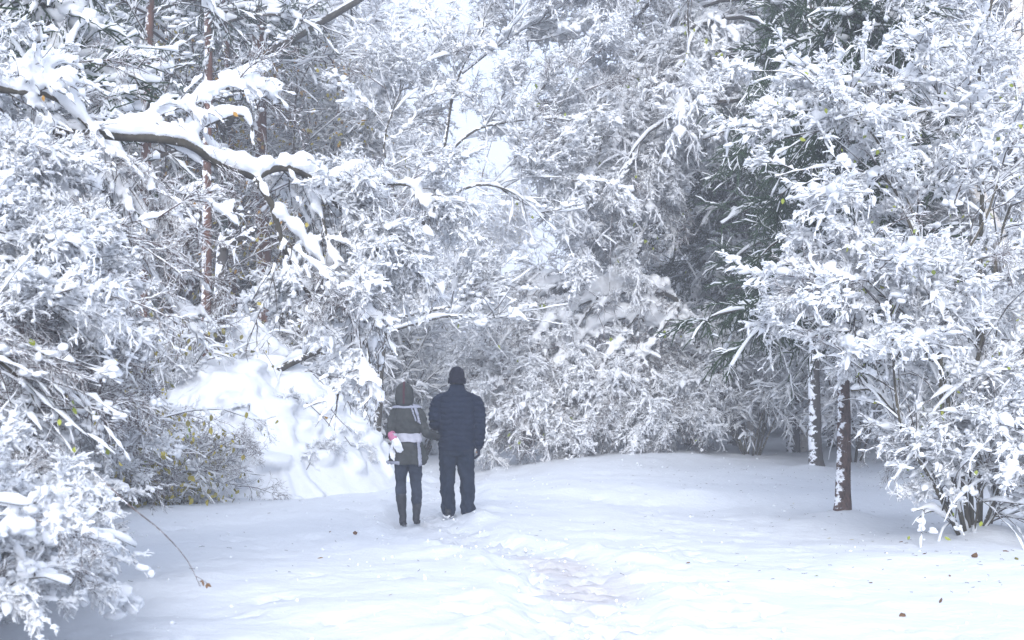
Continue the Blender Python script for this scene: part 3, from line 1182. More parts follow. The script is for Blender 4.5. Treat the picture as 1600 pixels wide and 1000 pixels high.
limb(g, [(.150, 0, 1.405, .068), (.218, 0, 1.365, .080), (.258, 0, 1.27, .079), (.272, -.01, 1.12, .073), (.270, .01, .98, .067), (.262, .04, .85, .056), (.259, .048, .83, .05)])
limb(g, [(-.150, 0, 1.405, .068), (-.218, -.005, 1.365, .080), (-.250, -.03, 1.27, .080), (-.262, -.055, 1.14, .074), (-.252, -.03, 1.085, .068), (-.225, .06, 1.08, .062), (-.18, .19, 1.065, .056)])
jk = finish('jacket', g, .0095, PM['navy'], man, (.068, .017, .80, 1.50))
g = Geo()
loft(g, [(-.003, 0, .72, .178, .135), (-.003, 0, .78, .200, .150), (0, 0, .84, .205, .150), (0, 0, .95, .19, .14)])
limb(g, [(-.098, 0, .80, .116), (-.106, 0, .64, .102), (-.114, .012, .50, .087), (-.112, -.015, .34, .085), (-.102, -.035, .17, .083), (-.100, -.045, .07, .084), (-.1, -.045, .045, .08)], 18)
limb(g, [(.092, 0, .80, .116), (.105, .01, .64, .104), (.118, .025, .50, .090), (.124, .005, .34, .087), (.128, -.01, .17, .085), (.130, -.015, .05, .090), (.13, -.015, .015, .09)], 18)
finish('trousers', g, .0095, PM['trouser'], man, None, (.014, 13.0, 3))
shoe(man, -.100, -.03, .0, 1.08, .28, .10)
shoe(man, .126, .02, -.01, 1.08, .0, .10)
g = Geo()
loft(g, [(0, .02, 1.575, .088, .098), (0, .02, 1.60, .096, .106), (0, .018, 1.66, .095, .106), (0, .015, 1.715, .088, .098), (0, .012, 1.755, .068, .076), (0, .01, 1.778, .036, .040), (0, .01, 1.784, .012, .012)])
cap = finish('knitted_cap', g, .007, PM['knit'], man, None, (.003, 30, 5))
shell('cap_cuff', cap, lambda c, n: 1.585 < c.z < 1.645, .006, PM['knit'], man, .008)
g = Geo()
hand(g, (.258, .050, .835), (0, .12, -1), (0, 1, .12), (-1, 0, 0), 1.16, .75)
limb(g, [(.259, .048, .85, .042), (.258, .05, .81, .036)])
gl = finish('glove', g, .006, PM['glove'], man, None, None, 1)
shell('glove_band', gl, lambda c, n: .812 < c.z < .828, .003, PM['stripe_grey'], man, .004)

# --- the woman in the hooded parka
WX, WY = (640 - 800) / FPX * 17.9, 17.9
WZ = at(640, 821, 17.9)[2]
wom = tag(empty('person', (WX, WY, WZ)), 'shorter person in a hooded olive-grey parka with a pale waistband and dark jeans', 'person')
body(wom,
     [[(-.086, 0, .80, .068), (-.101, .005, .60, .05), (-.104, .01, .47, .043), (-.094, -.02, .28, .04), (-.075, -.06, .09, .034), (-.07, -.02, .04, .032), (-.068, .06, .03, .026)],
      [(.060, .0, .80, .068), (.069, .01, .60, .05), (.074, .02, .47, .043), (.082, -.004, .28, .04), (.082, -.02, .10, .034), (.082, .03, .06, .032), (.082, .10, .05, .026)]],
     [(-.01, 0, .78, .135, .10), (-.015, 0, .90, .145, .105), (-.02, 0, 1.04, .115, .09), (-.025, 0, 1.18, .135, .10), (-.03, 0, 1.30, .13, .088), (-.035, 0, 1.36, .08, .06)],
     [[(-.14, 0, 1.31, .043), (-.21, -.03, 1.12, .036), (-.205, -.08, 1.07, .034), (-.165, -.17, 1.02, .026)],
      [(.075, 0, 1.31, .043), (.17, -.02, 1.12, .036), (.205, .0, 1.075, .034), (.26, .2, 1.045, .032), (.31, .45, 1.015, .026)]],
     (-.055, .02, 1.50), .92,
     [((-.155, -.18, 1.015), (.45, .02, -1), (-.9, 0, -.4), (0, 1, 0), .86), ((.31, .46, 1.015), (.25, 1, -.05), (0, 0, 1), (-1, .3, 0), .84, .6)])
g = Geo()
loft(g, [(-.02, -.0, .715, .190, .152), (-.02, 0, .73, .196, .158), (-.022, 0, .85, .172, .142), (-.022, 0, .97, .147, .120), (-.022, 0, 1.05, .139, .112), (-.025, 0, 1.13, .160, .124), (-.03, 0, 1.24, .165, .122),
         (-.03, 0, 1.32, .160, .108), (-.035, 0, 1.375, .125, .088), (-.045, .0, 1.41, .085, .078), (-.05, .0, 1.43, .07, .07)], 24)
limb(g, [(.06, 0, 1.335, .058), (.112, -.004, 1.30, .064), (.148, -.02, 1.20, .060), (.178, -.03, 1.115, .054), (.205, .0, 1.075, .050), (.25, .16, 1.05, .048), (.29, .33, 1.028, .045), (.31, .455, 1.015, .042)])
limb(g, [(-.125, 0, 1.335, .058), (-.172, -.004, 1.30, .064), (-.200, -.02, 1.20, .060), (-.215, -.045, 1.11, .054), (-.215, -.085, 1.075, .050), (-.195, -.135, 1.05, .043)])
# flared side panels of the skirt
limb(g, [(.10, .0, .95, .05), (.135, .01, .86, .06), (.160, .015, .775, .055), (.168, .015, .745, .035)])
limb(g, [(-.15, .0, .92, .05), (-.18, .01, .84, .055), (-.215, .015, .765, .045), (-.235, .015, .745, .025)])
pk = finish('parka', g, .0085, PM['parka'], wom, None, (.013, 15.0, 8))
ht = .975
shell('waistband', pk, lambda c, n: ht < c.z < 1.075 + .02 * c.x and abs(c.x + .02) < .158 and n.z < .6, .008, PM['belt'], wom, .010)
shell('shoulder_strap', pk, lambda c, n: c.z > 1.19 and .055 + .35 * (1.36 - c.z) < c.x < .082 + .35 * (1.36 - c.z) and c.y < .06, .005, PM['stripe_grey'], wom)
shell('shoulder_piping', pk, lambda c, n: c.z > 1.22 and .022 + .35 * (1.36 - c.z) < c.x < .036 + .35 * (1.36 - c.z) and c.y < .06, .004, PM['stripe_grey'], wom)
shell('skirt_stripe', pk, lambda c, n: c.z < .985 and .098 < c.x + .10 * (c.z - .85) < .130 and c.y < .05, .005, PM['stripe_grey'], wom)
shell('hem_piping', pk, lambda c, n: c.z < .752 and c.x < -.11 and n.z > -.7, .004, PM['stripe_grey'], wom)
g = Geo()
loft(g, [(-.05, -.01, 1.395, .094, .088), (-.055, -.01, 1.42, .106, .110), (-.058, -.005, 1.48, .111, .122), (-.06, .0, 1.55, .108, .122), (-.06, .0, 1.61, .092, .104), (-.06, .0, 1.645, .062, .072), (-.06, .0, 1.665, .026, .03)], 22)
hd = finish('hood', g, .0075, PM['parka'], wom, None, (.005, 16.0, 12))
shell('hood_stripe', hd, lambda c, n: abs(c.x + .060) < .0095 and c.y < .05 and c.z > 1.42, .004, PM['maroon'], wom, .005)
shell('collar_piping', pk, lambda c, n: 1.365 < c.z < 1.392, .007, PM['stripe_grey'], wom, .008)
g = Geo()
loft(g, [(-.012, 0, .70, .150, .115), (-.012, 0, .76, .160, .122), (-.015, 0, .86, .155, .115), (-.018, 0, .96, .135, .10)])
limb(g, [(-.090, 0, .78, .092), (-.100, .0, .64, .078), (-.104, .01, .50, .062), (-.100, -.012, .38, .062), (-.092, -.03, .26, .054), (-.080, -.05, .17, .045)], 16)
limb(g, [(.062, 0, .78, .092), (.068, .008, .64, .078), (.074, .02, .50, .062), (.080, .0, .38, .062), (.083, -.01, .27, .056)], 16)
finish('jeans', g, .0085, PM['jeans'], wom, None, (.008, 16.0, 17))
for x, y, z, top, xt in ((-.072, -.05, .0, .33, -.094), (.082, -.01, .02, .27, .083)):
    shoe(wom, x, y, z, .88, .15 if x < 0 else .05, .10)
    g = Geo()
    limb(g, [(x, y - .025, z + .05, .044), (x, y - .03, z + .12, .043), ((x + xt) / 2, y - .02, .2, .050), (xt, y + .01, top - .03, .060), (xt, y + .012, top, .062)])
    finish('boot_shaft', g, .008, PM['boot'], wom, None, (.005, 20, 19))
g = Geo()
limb(g, [(-.200, -.125, 1.058, .047), (-.185, -.155, 1.035, .046), (-.165, -.17, 1.02, .040)])
finish('cuff', g, .007, PM['pink'], wom, None, (.006, 40, 23), 1)
g = Geo()
hand(g, (-.160, -.178, 1.015), (.42, .02, -1), (-.92, 0, -.4), (0, 1, 0), 1.12, .5)
limb(g, [(-.168, -.17, 1.02, .036), (-.15, -.178, .99, .040), (-.135, -.178, .955, .042)])
finish('white_glove', g, .0065, PM['white_wool'], wom, None, (.004, 40, 29), 1)
g = Geo()
hand(g, (.31, .46, 1.015), (.25, 1, -.05), (0, 0, 1), (-1, .3, 0), 1.15, .6)
finish('white_glove', g, .0065, PM['white_wool'], wom, None, (.003, 40, 31), 1)
g = Geo()
limb(g, [(-.205, -.04, .90, .030), (-.195, -.06, .855, .036), (-.178, -.08, .80, .032), (-.168, -.085, .775, .02)])
finish('fur_tassel', g, .008, PM['white_wool'], wom, None, (.010, 30, 37), 1)

# ---------------------------------------------------------------- the leaning tree over the path
def L(pts, K, r0, r1):
    return poly(pts, K, r0, r1)


def off_couple(P):
    e = P[:, -1]
    px, py = 800 + FPX * e[:, 0] / e[:, 1], HORIZ - FPX * (e[:, 2] - CAM_Z) / e[:, 1]
    return ~((px > 602) & (py > 565)) & ~((px > 585) & (py > 690)) & (px < 700)


def casc(q, t):
    px, py = 800 + FPX * q[0] / q[1], HORIZ - FPX * (q[2] - CAM_Z) / q[1]
    return (px < 570 or py < 420) and py < 560 and not (60 < px < 430 and py < 300) and not (175 < px < 430) and not (px < 430 and py > 380)


hero = [
    L([(-420, 60, 10.8), (-260, 150, 11), (-80, 205, 11.3), (0, 226, 11.5), (95, 207, 11.8), (180, 212, 12), (285, 222, 12.2), (335, 252, 12.4), (398, 277, 12.6)], 26, .058, .030),
    L([(398, 277, 12.6), (425, 264, 12.7), (455, 264, 12.8), (500, 287, 13), (540, 335, 13.2), (580, 368, 13.4), (610, 405, 13.6), (632, 440, 13.7)], 20, .038, .010),
    L([(398, 277, 12.6), (425, 320, 12.6), (440, 375, 12.7), (465, 430, 12.8), (500, 490, 13), (530, 560, 13.2), (548, 620, 13.3)], 20, .032, .008),
    L([(455, 264, 12.8), (520, 280, 13.1), (600, 287, 13.6), (690, 292, 14)], 12, .022, .007),
    L([(285, 222, 12.2), (330, 192, 12.3), (385, 182, 12.4), (398, 235, 12.5)], 10, .018, .007),
    L([(180, 210, 12), (240, 185, 12.2), (320, 150, 12.5), (425, 106, 13)], 10, .017, .006),
    L([(95, 207, 11.8), (150, 255, 11.9), (195, 330, 12), (235, 420, 12.2), (285, 500, 12.4)], 14, .022, .007),
    L([(-300, 40, 11), (-80, 120, 11.2), (20, 142, 11.4), (80, 150, 11.6), (140, 200, 11.8), (200, 290, 12), (262, 400, 12.2)], 18, .04, .008),
    L([(130, 208, 11.9), (200, 250, 12.1), (250, 300, 12.2), (285, 350, 12.3), (300, 420, 12.3)], 12, .018, .006),
    L([(520, 300, 13.1), (560, 350, 13.2), (585, 420, 13.3), (595, 490, 13.4), (598, 545, 13.5)], 14, .018, .006),
    L([(470, 268, 12.9), (500, 330, 13), (520, 400, 13), (560, 470, 13.1), (575, 550, 13.2), (582, 610, 13.2)], 14, .018, .006),
    L([(430, 330, 12.6), (480, 380, 12.8), (530, 450, 12.9), (560, 520, 13), (568, 590, 13)], 14, .014, .005),
    L([(-200, 130, 10.9), (-40, 190, 11.1), (60, 260, 11.3), (120, 340, 11.4), (165, 430, 11.5)], 14, .025, .006),
    L([(-250, 220, 10.8), (-60, 260, 11), (40, 330, 11.2), (110, 420, 11.3), (150, 520, 11.4)], 14, .025, .006),
]
hero_lv = [dict(n=10, length=0.62, ang=42, angsd=16, t0=0.12, K=7, droop=0.26, wander=0.15, taper=0.55, r=0.007, snow=0.042, snowS=6, snowK=12, zb=-.1),
           dict(n=7, length=0.32, ang=42, t0=0.1, K=6, droop=0.3, wander=0.2, taper=0.3, r=0.0045, snow=0.03, snowS=5, snowK=9)]
woody('leaning_tree', 'snow-laden tree leaning in over the path, its long bare limb ending in drooping white cascades', 'tree',
      (-6.2, 10.8, 0), hero, hero_lv, 11, M['limb'], M['twig'], 0.10, voxel=0.019, blobs=[(0, 80, .025, .055)], keep=off_couple, sprays=[('bare', 0, 70, .45, .8, lambda q, t: (800 + FPX * q[0] / q[1] < 560) and (HORIZ - FPX * (q[2] - CAM_Z) / q[1] < 520)), ('mop', 0, 60, .4, .7, casc), ('arch', 0, 110, .4, .75, casc)],
      leaf=[(M['leaf_orange'], 14, 0.05, 1)], gap=0.14, lump=0.5, parents=[1, 2, 3, 5, 6, 7, 7, 8, 9, 9, 10, 10, 11, 12, 12, 13, 13, 1])

# arching stems under it
rg = np.random.default_rng(21)
arch = []
for k in range(22):
    y0 = rg.uniform(300, 640)
    Y0 = rg.uniform(9.8, 12.5)
    ex, ey = rg.uniform(40, 200), 0
    ey = min(y0 + rg.uniform(60, 200), 640)
    mx = ex * 0.45
    arch.append(L([(-220, y0 + 60 + rg.uniform(-40, 80), Y0 - .4), (-60, y0 - 20, Y0), (mx, y0 + 0.28 * (ey - y0), Y0 + .3), (ex, ey, Y0 + .6)], 14, rg.uniform(.014, .024), .005))
woody('arching_shrub', 'tangled snowy shrub of long arching stems hanging below the limb of the leaning tree', 'shrub',
      (-4.9, 11.0, 0), arch, [dict(n=9, length=0.6, ang=38, t0=0.2, K=6, droop=0.14, wander=0.14, taper=0.3, r=0.006, snow=0.018, snowS=5, snowK=11)],
      22, M['shrub_stem'], M['twig'], 0.034, 'stem', blobs=[(0, 90, .03, .07), (0, 40, .02, .05)], gap=.15,
      leaf=[(M['leaf_green'], 22, .055, 0), (M['leaf_yellow'], 12, .05, 0)], lS=6, sprays=[('arch', 0, 120, .45, .75, lambda q, t: 800 + FPX * q[0] / q[1] < 165 and HORIZ - FPX * (q[2] - CAM_Z) / q[1] < 540), ('bare', -1, 60, .5, .9, lambda q, t: 800 + FPX * q[0] / q[1] < 170), ('mop', 0, 50, .4, .65, lambda q, t: 800 + FPX * q[0] / q[1] < 160 and HORIZ - FPX * (q[2] - CAM_Z) / q[1] < 520)])


def stems(rng, cx, cy, n, h, spread, K=9, r=.016, lean=(0, 0, 0), foot=.25, sag=.15):
    out = []
    for k in range(n):
        a = rng.uniform(0, 2 * pi)
        fx, fy = cx + cos(a) * foot * rng.uniform(.2, 1), cy + sin(a) * foot * rng.uniform(.2, 1)
        d = unit(np.array([cos(a) * spread * rng.uniform(.3, 1.2) + lean[0], sin(a) * spread * rng.uniform(.3, 1.2) + lean[1], 1.0 + lean[2]]))
        p = [np.array([fx, fy, gz(fx, fy) - .12])]
        Ls = h * rng.uniform(.65, 1.3)
        for i in range(K - 1):
            p.append(p[-1] + d * Ls / (K - 1))
            d = d + rng.normal(size=3) * .08
            d[2] -= sag * (i / 3)
            d = unit(d)
        out.append((np.array(p)[None], np.linspace(r * rng.uniform(.7, 1.2), r * .3, K)[None]))
    return out


rg = np.random.default_rng(31)


def near_ok(q, t):
    return 800 + FPX * q[0] / q[1] < 105


woody('snowbound_bush', 'low bush almost buried in fluffy snow at the near edge of the clearing', 'shrub', (-3.6, 8.4, 0),
      stems(rg, -3.65, 8.4, 26, 1.45, 0.75, lean=(.12, -.05, 0), foot=.6, sag=.2),
      [dict(n=9, length=0.42, ang=46, t0=0.15, K=6, droop=0.16, wander=0.14, taper=0.3, r=0.005, snow=0.028, snowS=5, snowK=9)],
      32, M['shrub_stem'], M['twig'], .04, 'stem', blobs=[(0, 200, .035, .085), (0, 90, .02, .05)], leaf=[(M['leaf_brown'], 8, .05, 0)], lS=6, sprays=[('mop', 0, 150, .35, .6, near_ok), ('arch', 0, 110, .35, .65, near_ok), ('bare', 0, 40, .35, .6, near_ok)])
woody('snowbound_bush', 'waist-high bush of snow-coated stems between the near bush and the yellow-leaved one', 'shrub', (-3.75, 11.2, 0),
      stems(rg, -4.5, 11.4, 22, 1.75, 0.6, lean=(.08, 0, 0), foot=.5, sag=.2),
      [dict(n=9, length=0.45, ang=46, t0=0.15, K=6, droop=0.16, wander=0.14, taper=0.3, r=0.005, snow=0.028, snowS=5, snowK=9)],
      33, M['shrub_stem'], M['twig'], .04, 'stem', blobs=[(0, 120, .035, .085), (0, 50, .02, .05)],
      leaf=[(M['leaf_green'], 10, .05, 0), (M['leaf_yellow'], 8, .05, 0)], lS=6, sprays=[('mop', 0, 90, .4, .65, None), ('arch', 0, 110, .4, .7, None), ('bare', 0, 40, .4, .7, None)])

# bare bent twig with withered leaves that sticks out of the near bush
tw_ = [L([(150, 740, 9.2), (205, 792, 9.1), (250, 828, 9.0), (290, 872, 8.9), (313, 916, 8.85)], 14, .005, .002)]
woody('bare_twig', 'thin bare twig bending out of the near bush with withered leaves at its tip', 'twig', at(150, 740, 9.2), tw_,
      [dict(n=4, length=.18, ang=40, t0=.3, K=4, droop=.25, r=.0022, snow=0)], 34, M['red_twig'], M['red_twig'], 0.0, 'stem',
      leaf=[(M['leaf_brown'], 7, .03, 0)], lS=5)

# yellow-leaved bushes at the foot of the mound
rg = np.random.default_rng(41)
for i, (x, y, h, lab) in enumerate([(-6.3, 19.2, 2.75, 'bush with many yellow and green leaves over dark twigs, at the mound foot'),
                                    (-5.0, 21.0, 1.1, 'low dark-stemmed bush with a few yellow leaves, touching the snow mound'),
                                    (-6.6, 19.4, 1.9, 'snowy bush with scattered ochre leaves behind the arching stems')]):
    woody('yellow_leaved_bush', lab, 'shrub', (x, y, gz(x, y)), stems(rg, x, y, 18, h, .75, foot=.5, lean=(.10, 0, 0), sag=.18),
          [dict(n=9, length=.6, ang=48, t0=.1, K=5, droop=.15, wander=.2, taper=.3, r=.007, snow=.03, snowS=5),
           dict(n=5, length=.32, ang=45, t0=.1, K=4, droop=.2, wander=.2, taper=.3, r=.005, snow=.014, snowS=4)],
          42 + i, M['twig'], M['red_twig'], .035, 'stem', blobs=[(0, 30, .05, .12)], gap=.35,
          leaf=[(M['leaf_yellow'], 360, .09, 1), (M['leaf_olive'], 420, .085, 1), (M['leaf_green'], 40, .09, 1)], sprays=[('bare', 0, 60, .6, .9, None)], lS=5)


# ---------------------------------------------------------------- snow mound
def mound(label, cx, cy, rx, ry, h, seed, n, voxel=.045, pw=1.25):
    rng = np.random.default_rng(seed)
    root = tag(empty('snow_mound', (cx, cy, gz(cx, cy))), label, 'snow mound')
    g = Geo()

    def dome(q, a):
        return h * np.clip(1 - np.clip(q, 0, 1.2) ** pw, -.06, 1) * (1 + .10 * np.sin(3 * a + seed) + .07 * np.sin(5 * a + 2 * seed))
    nr, na = 14, 48
    q = np.linspace(0, 1.12, nr)[:, None] * np.ones((1, na))
    a = np.ones((nr, 1)) * np.linspace(0, 2 * pi, na, endpoint=False)[None]
    top = np.stack([rx * q * np.cos(a), ry * q * np.sin(a), dome(q, a)], axis=-1).reshape(-1, 3)
    bot = top.copy()
    bot[:, 2] = -.5
    i = (np.arange(nr - 1)[:, None] * na + np.arange(na)[None]).ravel()
    i2 = (np.arange(nr - 1)[:, None] * na + (np.arange(na)[None] + 1) % na).ravel()
    F = np.stack([i, i + na, i2 + na, i2], axis=1)
    e = np.arange(na) + (nr - 1) * na
    e2 = (np.arange(na) + 1) % na + (nr - 1) * na
    m = nr * na
    g.add(np.concatenate([top, bot]), None, np.concatenate([F, F[:, ::-1] + m, np.stack([e, e + m, e2 + m, e2], axis=1)]))
    P, R = [], []
    for k in range(n):
        a, q = rng.uniform(0, 2 * pi), rng.uniform(0.0, 1.0) ** .6
        s = rng.uniform(.07, .24)
        P.append((rx * q * cos(a), ry * q * sin(a), dome(q, a) - .12 * s))
        R.append((s * rng.uniform(.9, 1.6), s * rng.uniform(.9, 1.6), s * .8))
    g.blobs(P, R, rng, 2, .3)
    # limbs bent to the ground under the load: ridges running down the slope
    nr_ = int(n * .5)
    q = np.linspace(0, 1, 9)[None] * rng.uniform(.3, .75, size=(nr_, 1)) + rng.uniform(.05, .4, size=(nr_, 1))
    aa = rng.uniform(0, 2 * pi, size=(nr_, 1)) + np.linspace(0, 1, 9)[None] * rng.uniform(-.5, .5, size=(nr_, 1))
    pts = np.stack([rx * q * np.cos(aa), ry * q * np.sin(aa), dome(q, aa) + .03], axis=-1)
    rr = rng.uniform(.04, .09, size=(nr_, 1)) * np.clip(1 + .3 * rng.normal(size=(nr_, 9)), .4, 1.7)
    g.tubes(pts, rr, 7)
    me = remeshed('snow_cover', g, voxel, 2)
    wrinkle(me, .018, 7.0, seed)
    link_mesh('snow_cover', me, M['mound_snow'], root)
    g = Geo()
    nb_ = 40
    q = np.linspace(0, 1, 6)[None] * rng.uniform(.2, .4, size=(nb_, 1)) + rng.uniform(.2, .7, size=(nb_, 1))
    aa = rng.uniform(0, 2 * pi, size=(nb_, 1)) + np.linspace(0, 1, 6)[None] * rng.uniform(-.4, .4, size=(nb_, 1))
    b = np.stack([rx * q * np.cos(aa), ry * q * np.sin(aa), dome(q, aa) + rng.uniform(.0, .22, size=(nb_, 1)) * np.sin(np.linspace(0, pi, 6))[None]], axis=-1)
    g.tubes(b, np.full(b.shape[:2], .006), 4)
    g.build('branches', M['twig'], root, 'stuff')
    add_sprays(root, (b, None), rng, 'arch', int(n * .22), .4, .75, 'twig', .05)
    add_sprays(root, (b, None), rng, 'mop', int(n * .18), .35, .65, 'twig', .05)
    add_sprays(root, (b, None), rng, 'bare', int(n * .08), .4, .7, 'twig', .05)
    return root


mound('big snow-buried heap of bent branches beside the path, as tall as the walkers', -4.3, 24.6, 2.6, 2.3, 1.8, 51, 190, voxel=.045, pw=2.1)
mound('smaller snow-capped heap with a rounded top, rising behind the big mound', -5.1, 27.6, 1.5, 1.3, 2.5, 52, 90, voxel=.045, pw=3.0)
mound('low snow hump at the foot of the drooping white cascades', -2.75, 26.8, 1.0, 1.1, 0.7, 53, 50)

# ---------------------------------------------------------------- arched bush across the path
rg = np.random.default_rng(61)
ab = [
    L([(1062, 476, 29.6), (1042, 460, 29.5), (980, 455, 29.2), (900, 478, 29.0), (845, 520, 28.8), (810, 580, 28.7), (803, 620, 28.6)], 22, .06, .012),
    L([(1090, 560, 29.8), (1010, 500, 29.3), (940, 505, 29.0), (890, 545, 28.8), (868, 590, 28.7), (858, 630, 28.6)], 18, .045, .010),
    L([(980, 455, 29.2), (900, 440, 29.4), (830, 470, 29.5), (790, 530, 29.5), (775, 610, 29.5)], 16, .035, .008),
    L([(1060, 480, 29.4), (1000, 560, 29.0), (988, 610, 28.8), (985, 640, 28.7)], 12, .03, .008),
    L([(1020, 462, 29.3), (960, 540, 28.8), (932, 600, 28.6), (924, 640, 28.5)], 14, .03, .008),
    L([(1100, 540, 30.0), (1060, 590, 29.6), (1050, 630, 29.3), (1055, 650, 29.2)], 12, .03, .008),
    L([(930, 470, 29.0), (870, 560, 28.6), (842, 610, 28.5), (826, 650, 28.4)], 14, .025, .007),
    L([(1110, 640, 30.0), (1092, 540, 29.8), (1062, 476, 29.6)], 10, .07, .06),
]
woody('arched_bush', 'heavily laden bush bent in a white arch over dark limbs, facing the mound', 'bush',
      (3.9, 29.9, gz(3.9, 29.9)), ab,
      [dict(n=24, length=.85, ang=45, t0=.08, K=7, droop=.35, wander=.15, taper=.3, r=.009, snow=.045, snowS=6, snowK=10),
       dict(n=8, length=.42, ang=42, t0=.1, K=6, droop=.3, wander=.2, taper=.3, r=.006, snow=.036, snowS=5, snowK=8),
       dict(n=2, length=.35, ang=40, t0=.3, K=3, droop=.3, wander=.2, r=.0045, snow=0)],
      62, M['limb'], M['red_twig'], [.28, .26, .24, .09, .09, .09, .09, .04], voxel=.03, blobs=[(-1, 110, .06, .13), (0, 90, .04, .09)], leaf=[(M['leaf_green'], 26, .10, 1)], sprays=[('weep', 0, 120, .7, 1.15, lambda q, t: .95 + .4 * sin(q[0] * 4.3) < q[2] < 2.5), ('arch', 0, 80, .7, 1.1, lambda q, t: .95 + .35 * sin(q[0] * 3.1 + 1) < q[2] < 2.4), ('bare', 0, 80, .7, 1.2, lambda q, t: (.55 if q[0] < 1.2 else .8) < q[2] < 2.0), ('mop', 0, 60, .6, 1.0, lambda q, t: q[2] > 2.2)])

# ---------------------------------------------------------------- weeping birch over the far side
rg = np.random.default_rng(71)
wb = []
for k in range(15):
    x1 = 925 + 140 * rg.uniform(0, 1)
    y1 = rg.uniform(-160, 330)
    Y1 = rg.uniform(27, 31)
    wb.append(L([(1230, y1 - 120, 31), (1150, y1 - 150, Y1 + .5), ((x1 + 1100) / 2, y1 - 110, Y1), (x1 + 15, y1 - 30, Y1), (x1, y1 + 60, Y1)], 14, .05, .008))
wb.append(L([(1240, 735, 31.2), (1235, 500, 31.2), (1232, 200, 31.1), (1230, 0, 31), (1228, -200, 31)], 16, .15, .08))
woody('weeping_birch', 'birch whose fine drooping sprays hang like a white curtain in front of the dark spruce', 'tree', at(1240, 740, 31.2), wb,
      [dict(n=20, length=1.1, ang=50, t0=.15, K=7, droop=.36, wander=.14, taper=.2, r=.008, snow=.034, snowS=5, snowK=9)],
      72, M['dark_bark'], M['red_twig'], .07, blobs=[(0, 110, .04, .09)], leaf=[(M['leaf_green'], 260, .09, 0)], sprays=[('weep', 0, 215, .7, 1.7, None), ('mop', 0, 50, .6, 1.1, None), ('bare', 0, 45, .7, 1.4, None)])

# ---------------------------------------------------------------- dark spruces
x, y = 3.98, 18.55
conifer('dark_spruce', 'dark green spruce with a bare red-brown trunk between the arched bush and the many-stemmed shrub', 81, 9.0, .098, (x, y, gz(x, y) - .07),
        'spruce_bark', 'spruce_needles', z0=2.2, nb=100, l1=2.2, n2=13, n3=12, drop=.22, snow=.55, hang=.55, blob=60, slab=.085)
SPRUCE = bpy.data.objects['dark_spruce']
for x, y, sc, rz, lab in ((5.25, 26.4, 1.25, 2.1, 'darker spruce standing behind the red-brown trunk, its own trunk plastered with snow'),
                          (4.9, 34.0, 1.2, 4.0, 'spruce with dark sprays hanging through the snow above the arched bush')):
    o = copy_tree(SPRUCE)
    o.location = (x, y, gz(x, y) - .09)
    o.scale = (sc, sc, sc * 1.02)
    o.rotation_euler = (0, 0, rz)
    o['label'] = lab
    for ch in o.children:
        if ch.name.startswith('trunk'):
            ch.material_slots[0].link = 'OBJECT'
            ch.material_slots[0].material = M['dark_bark']

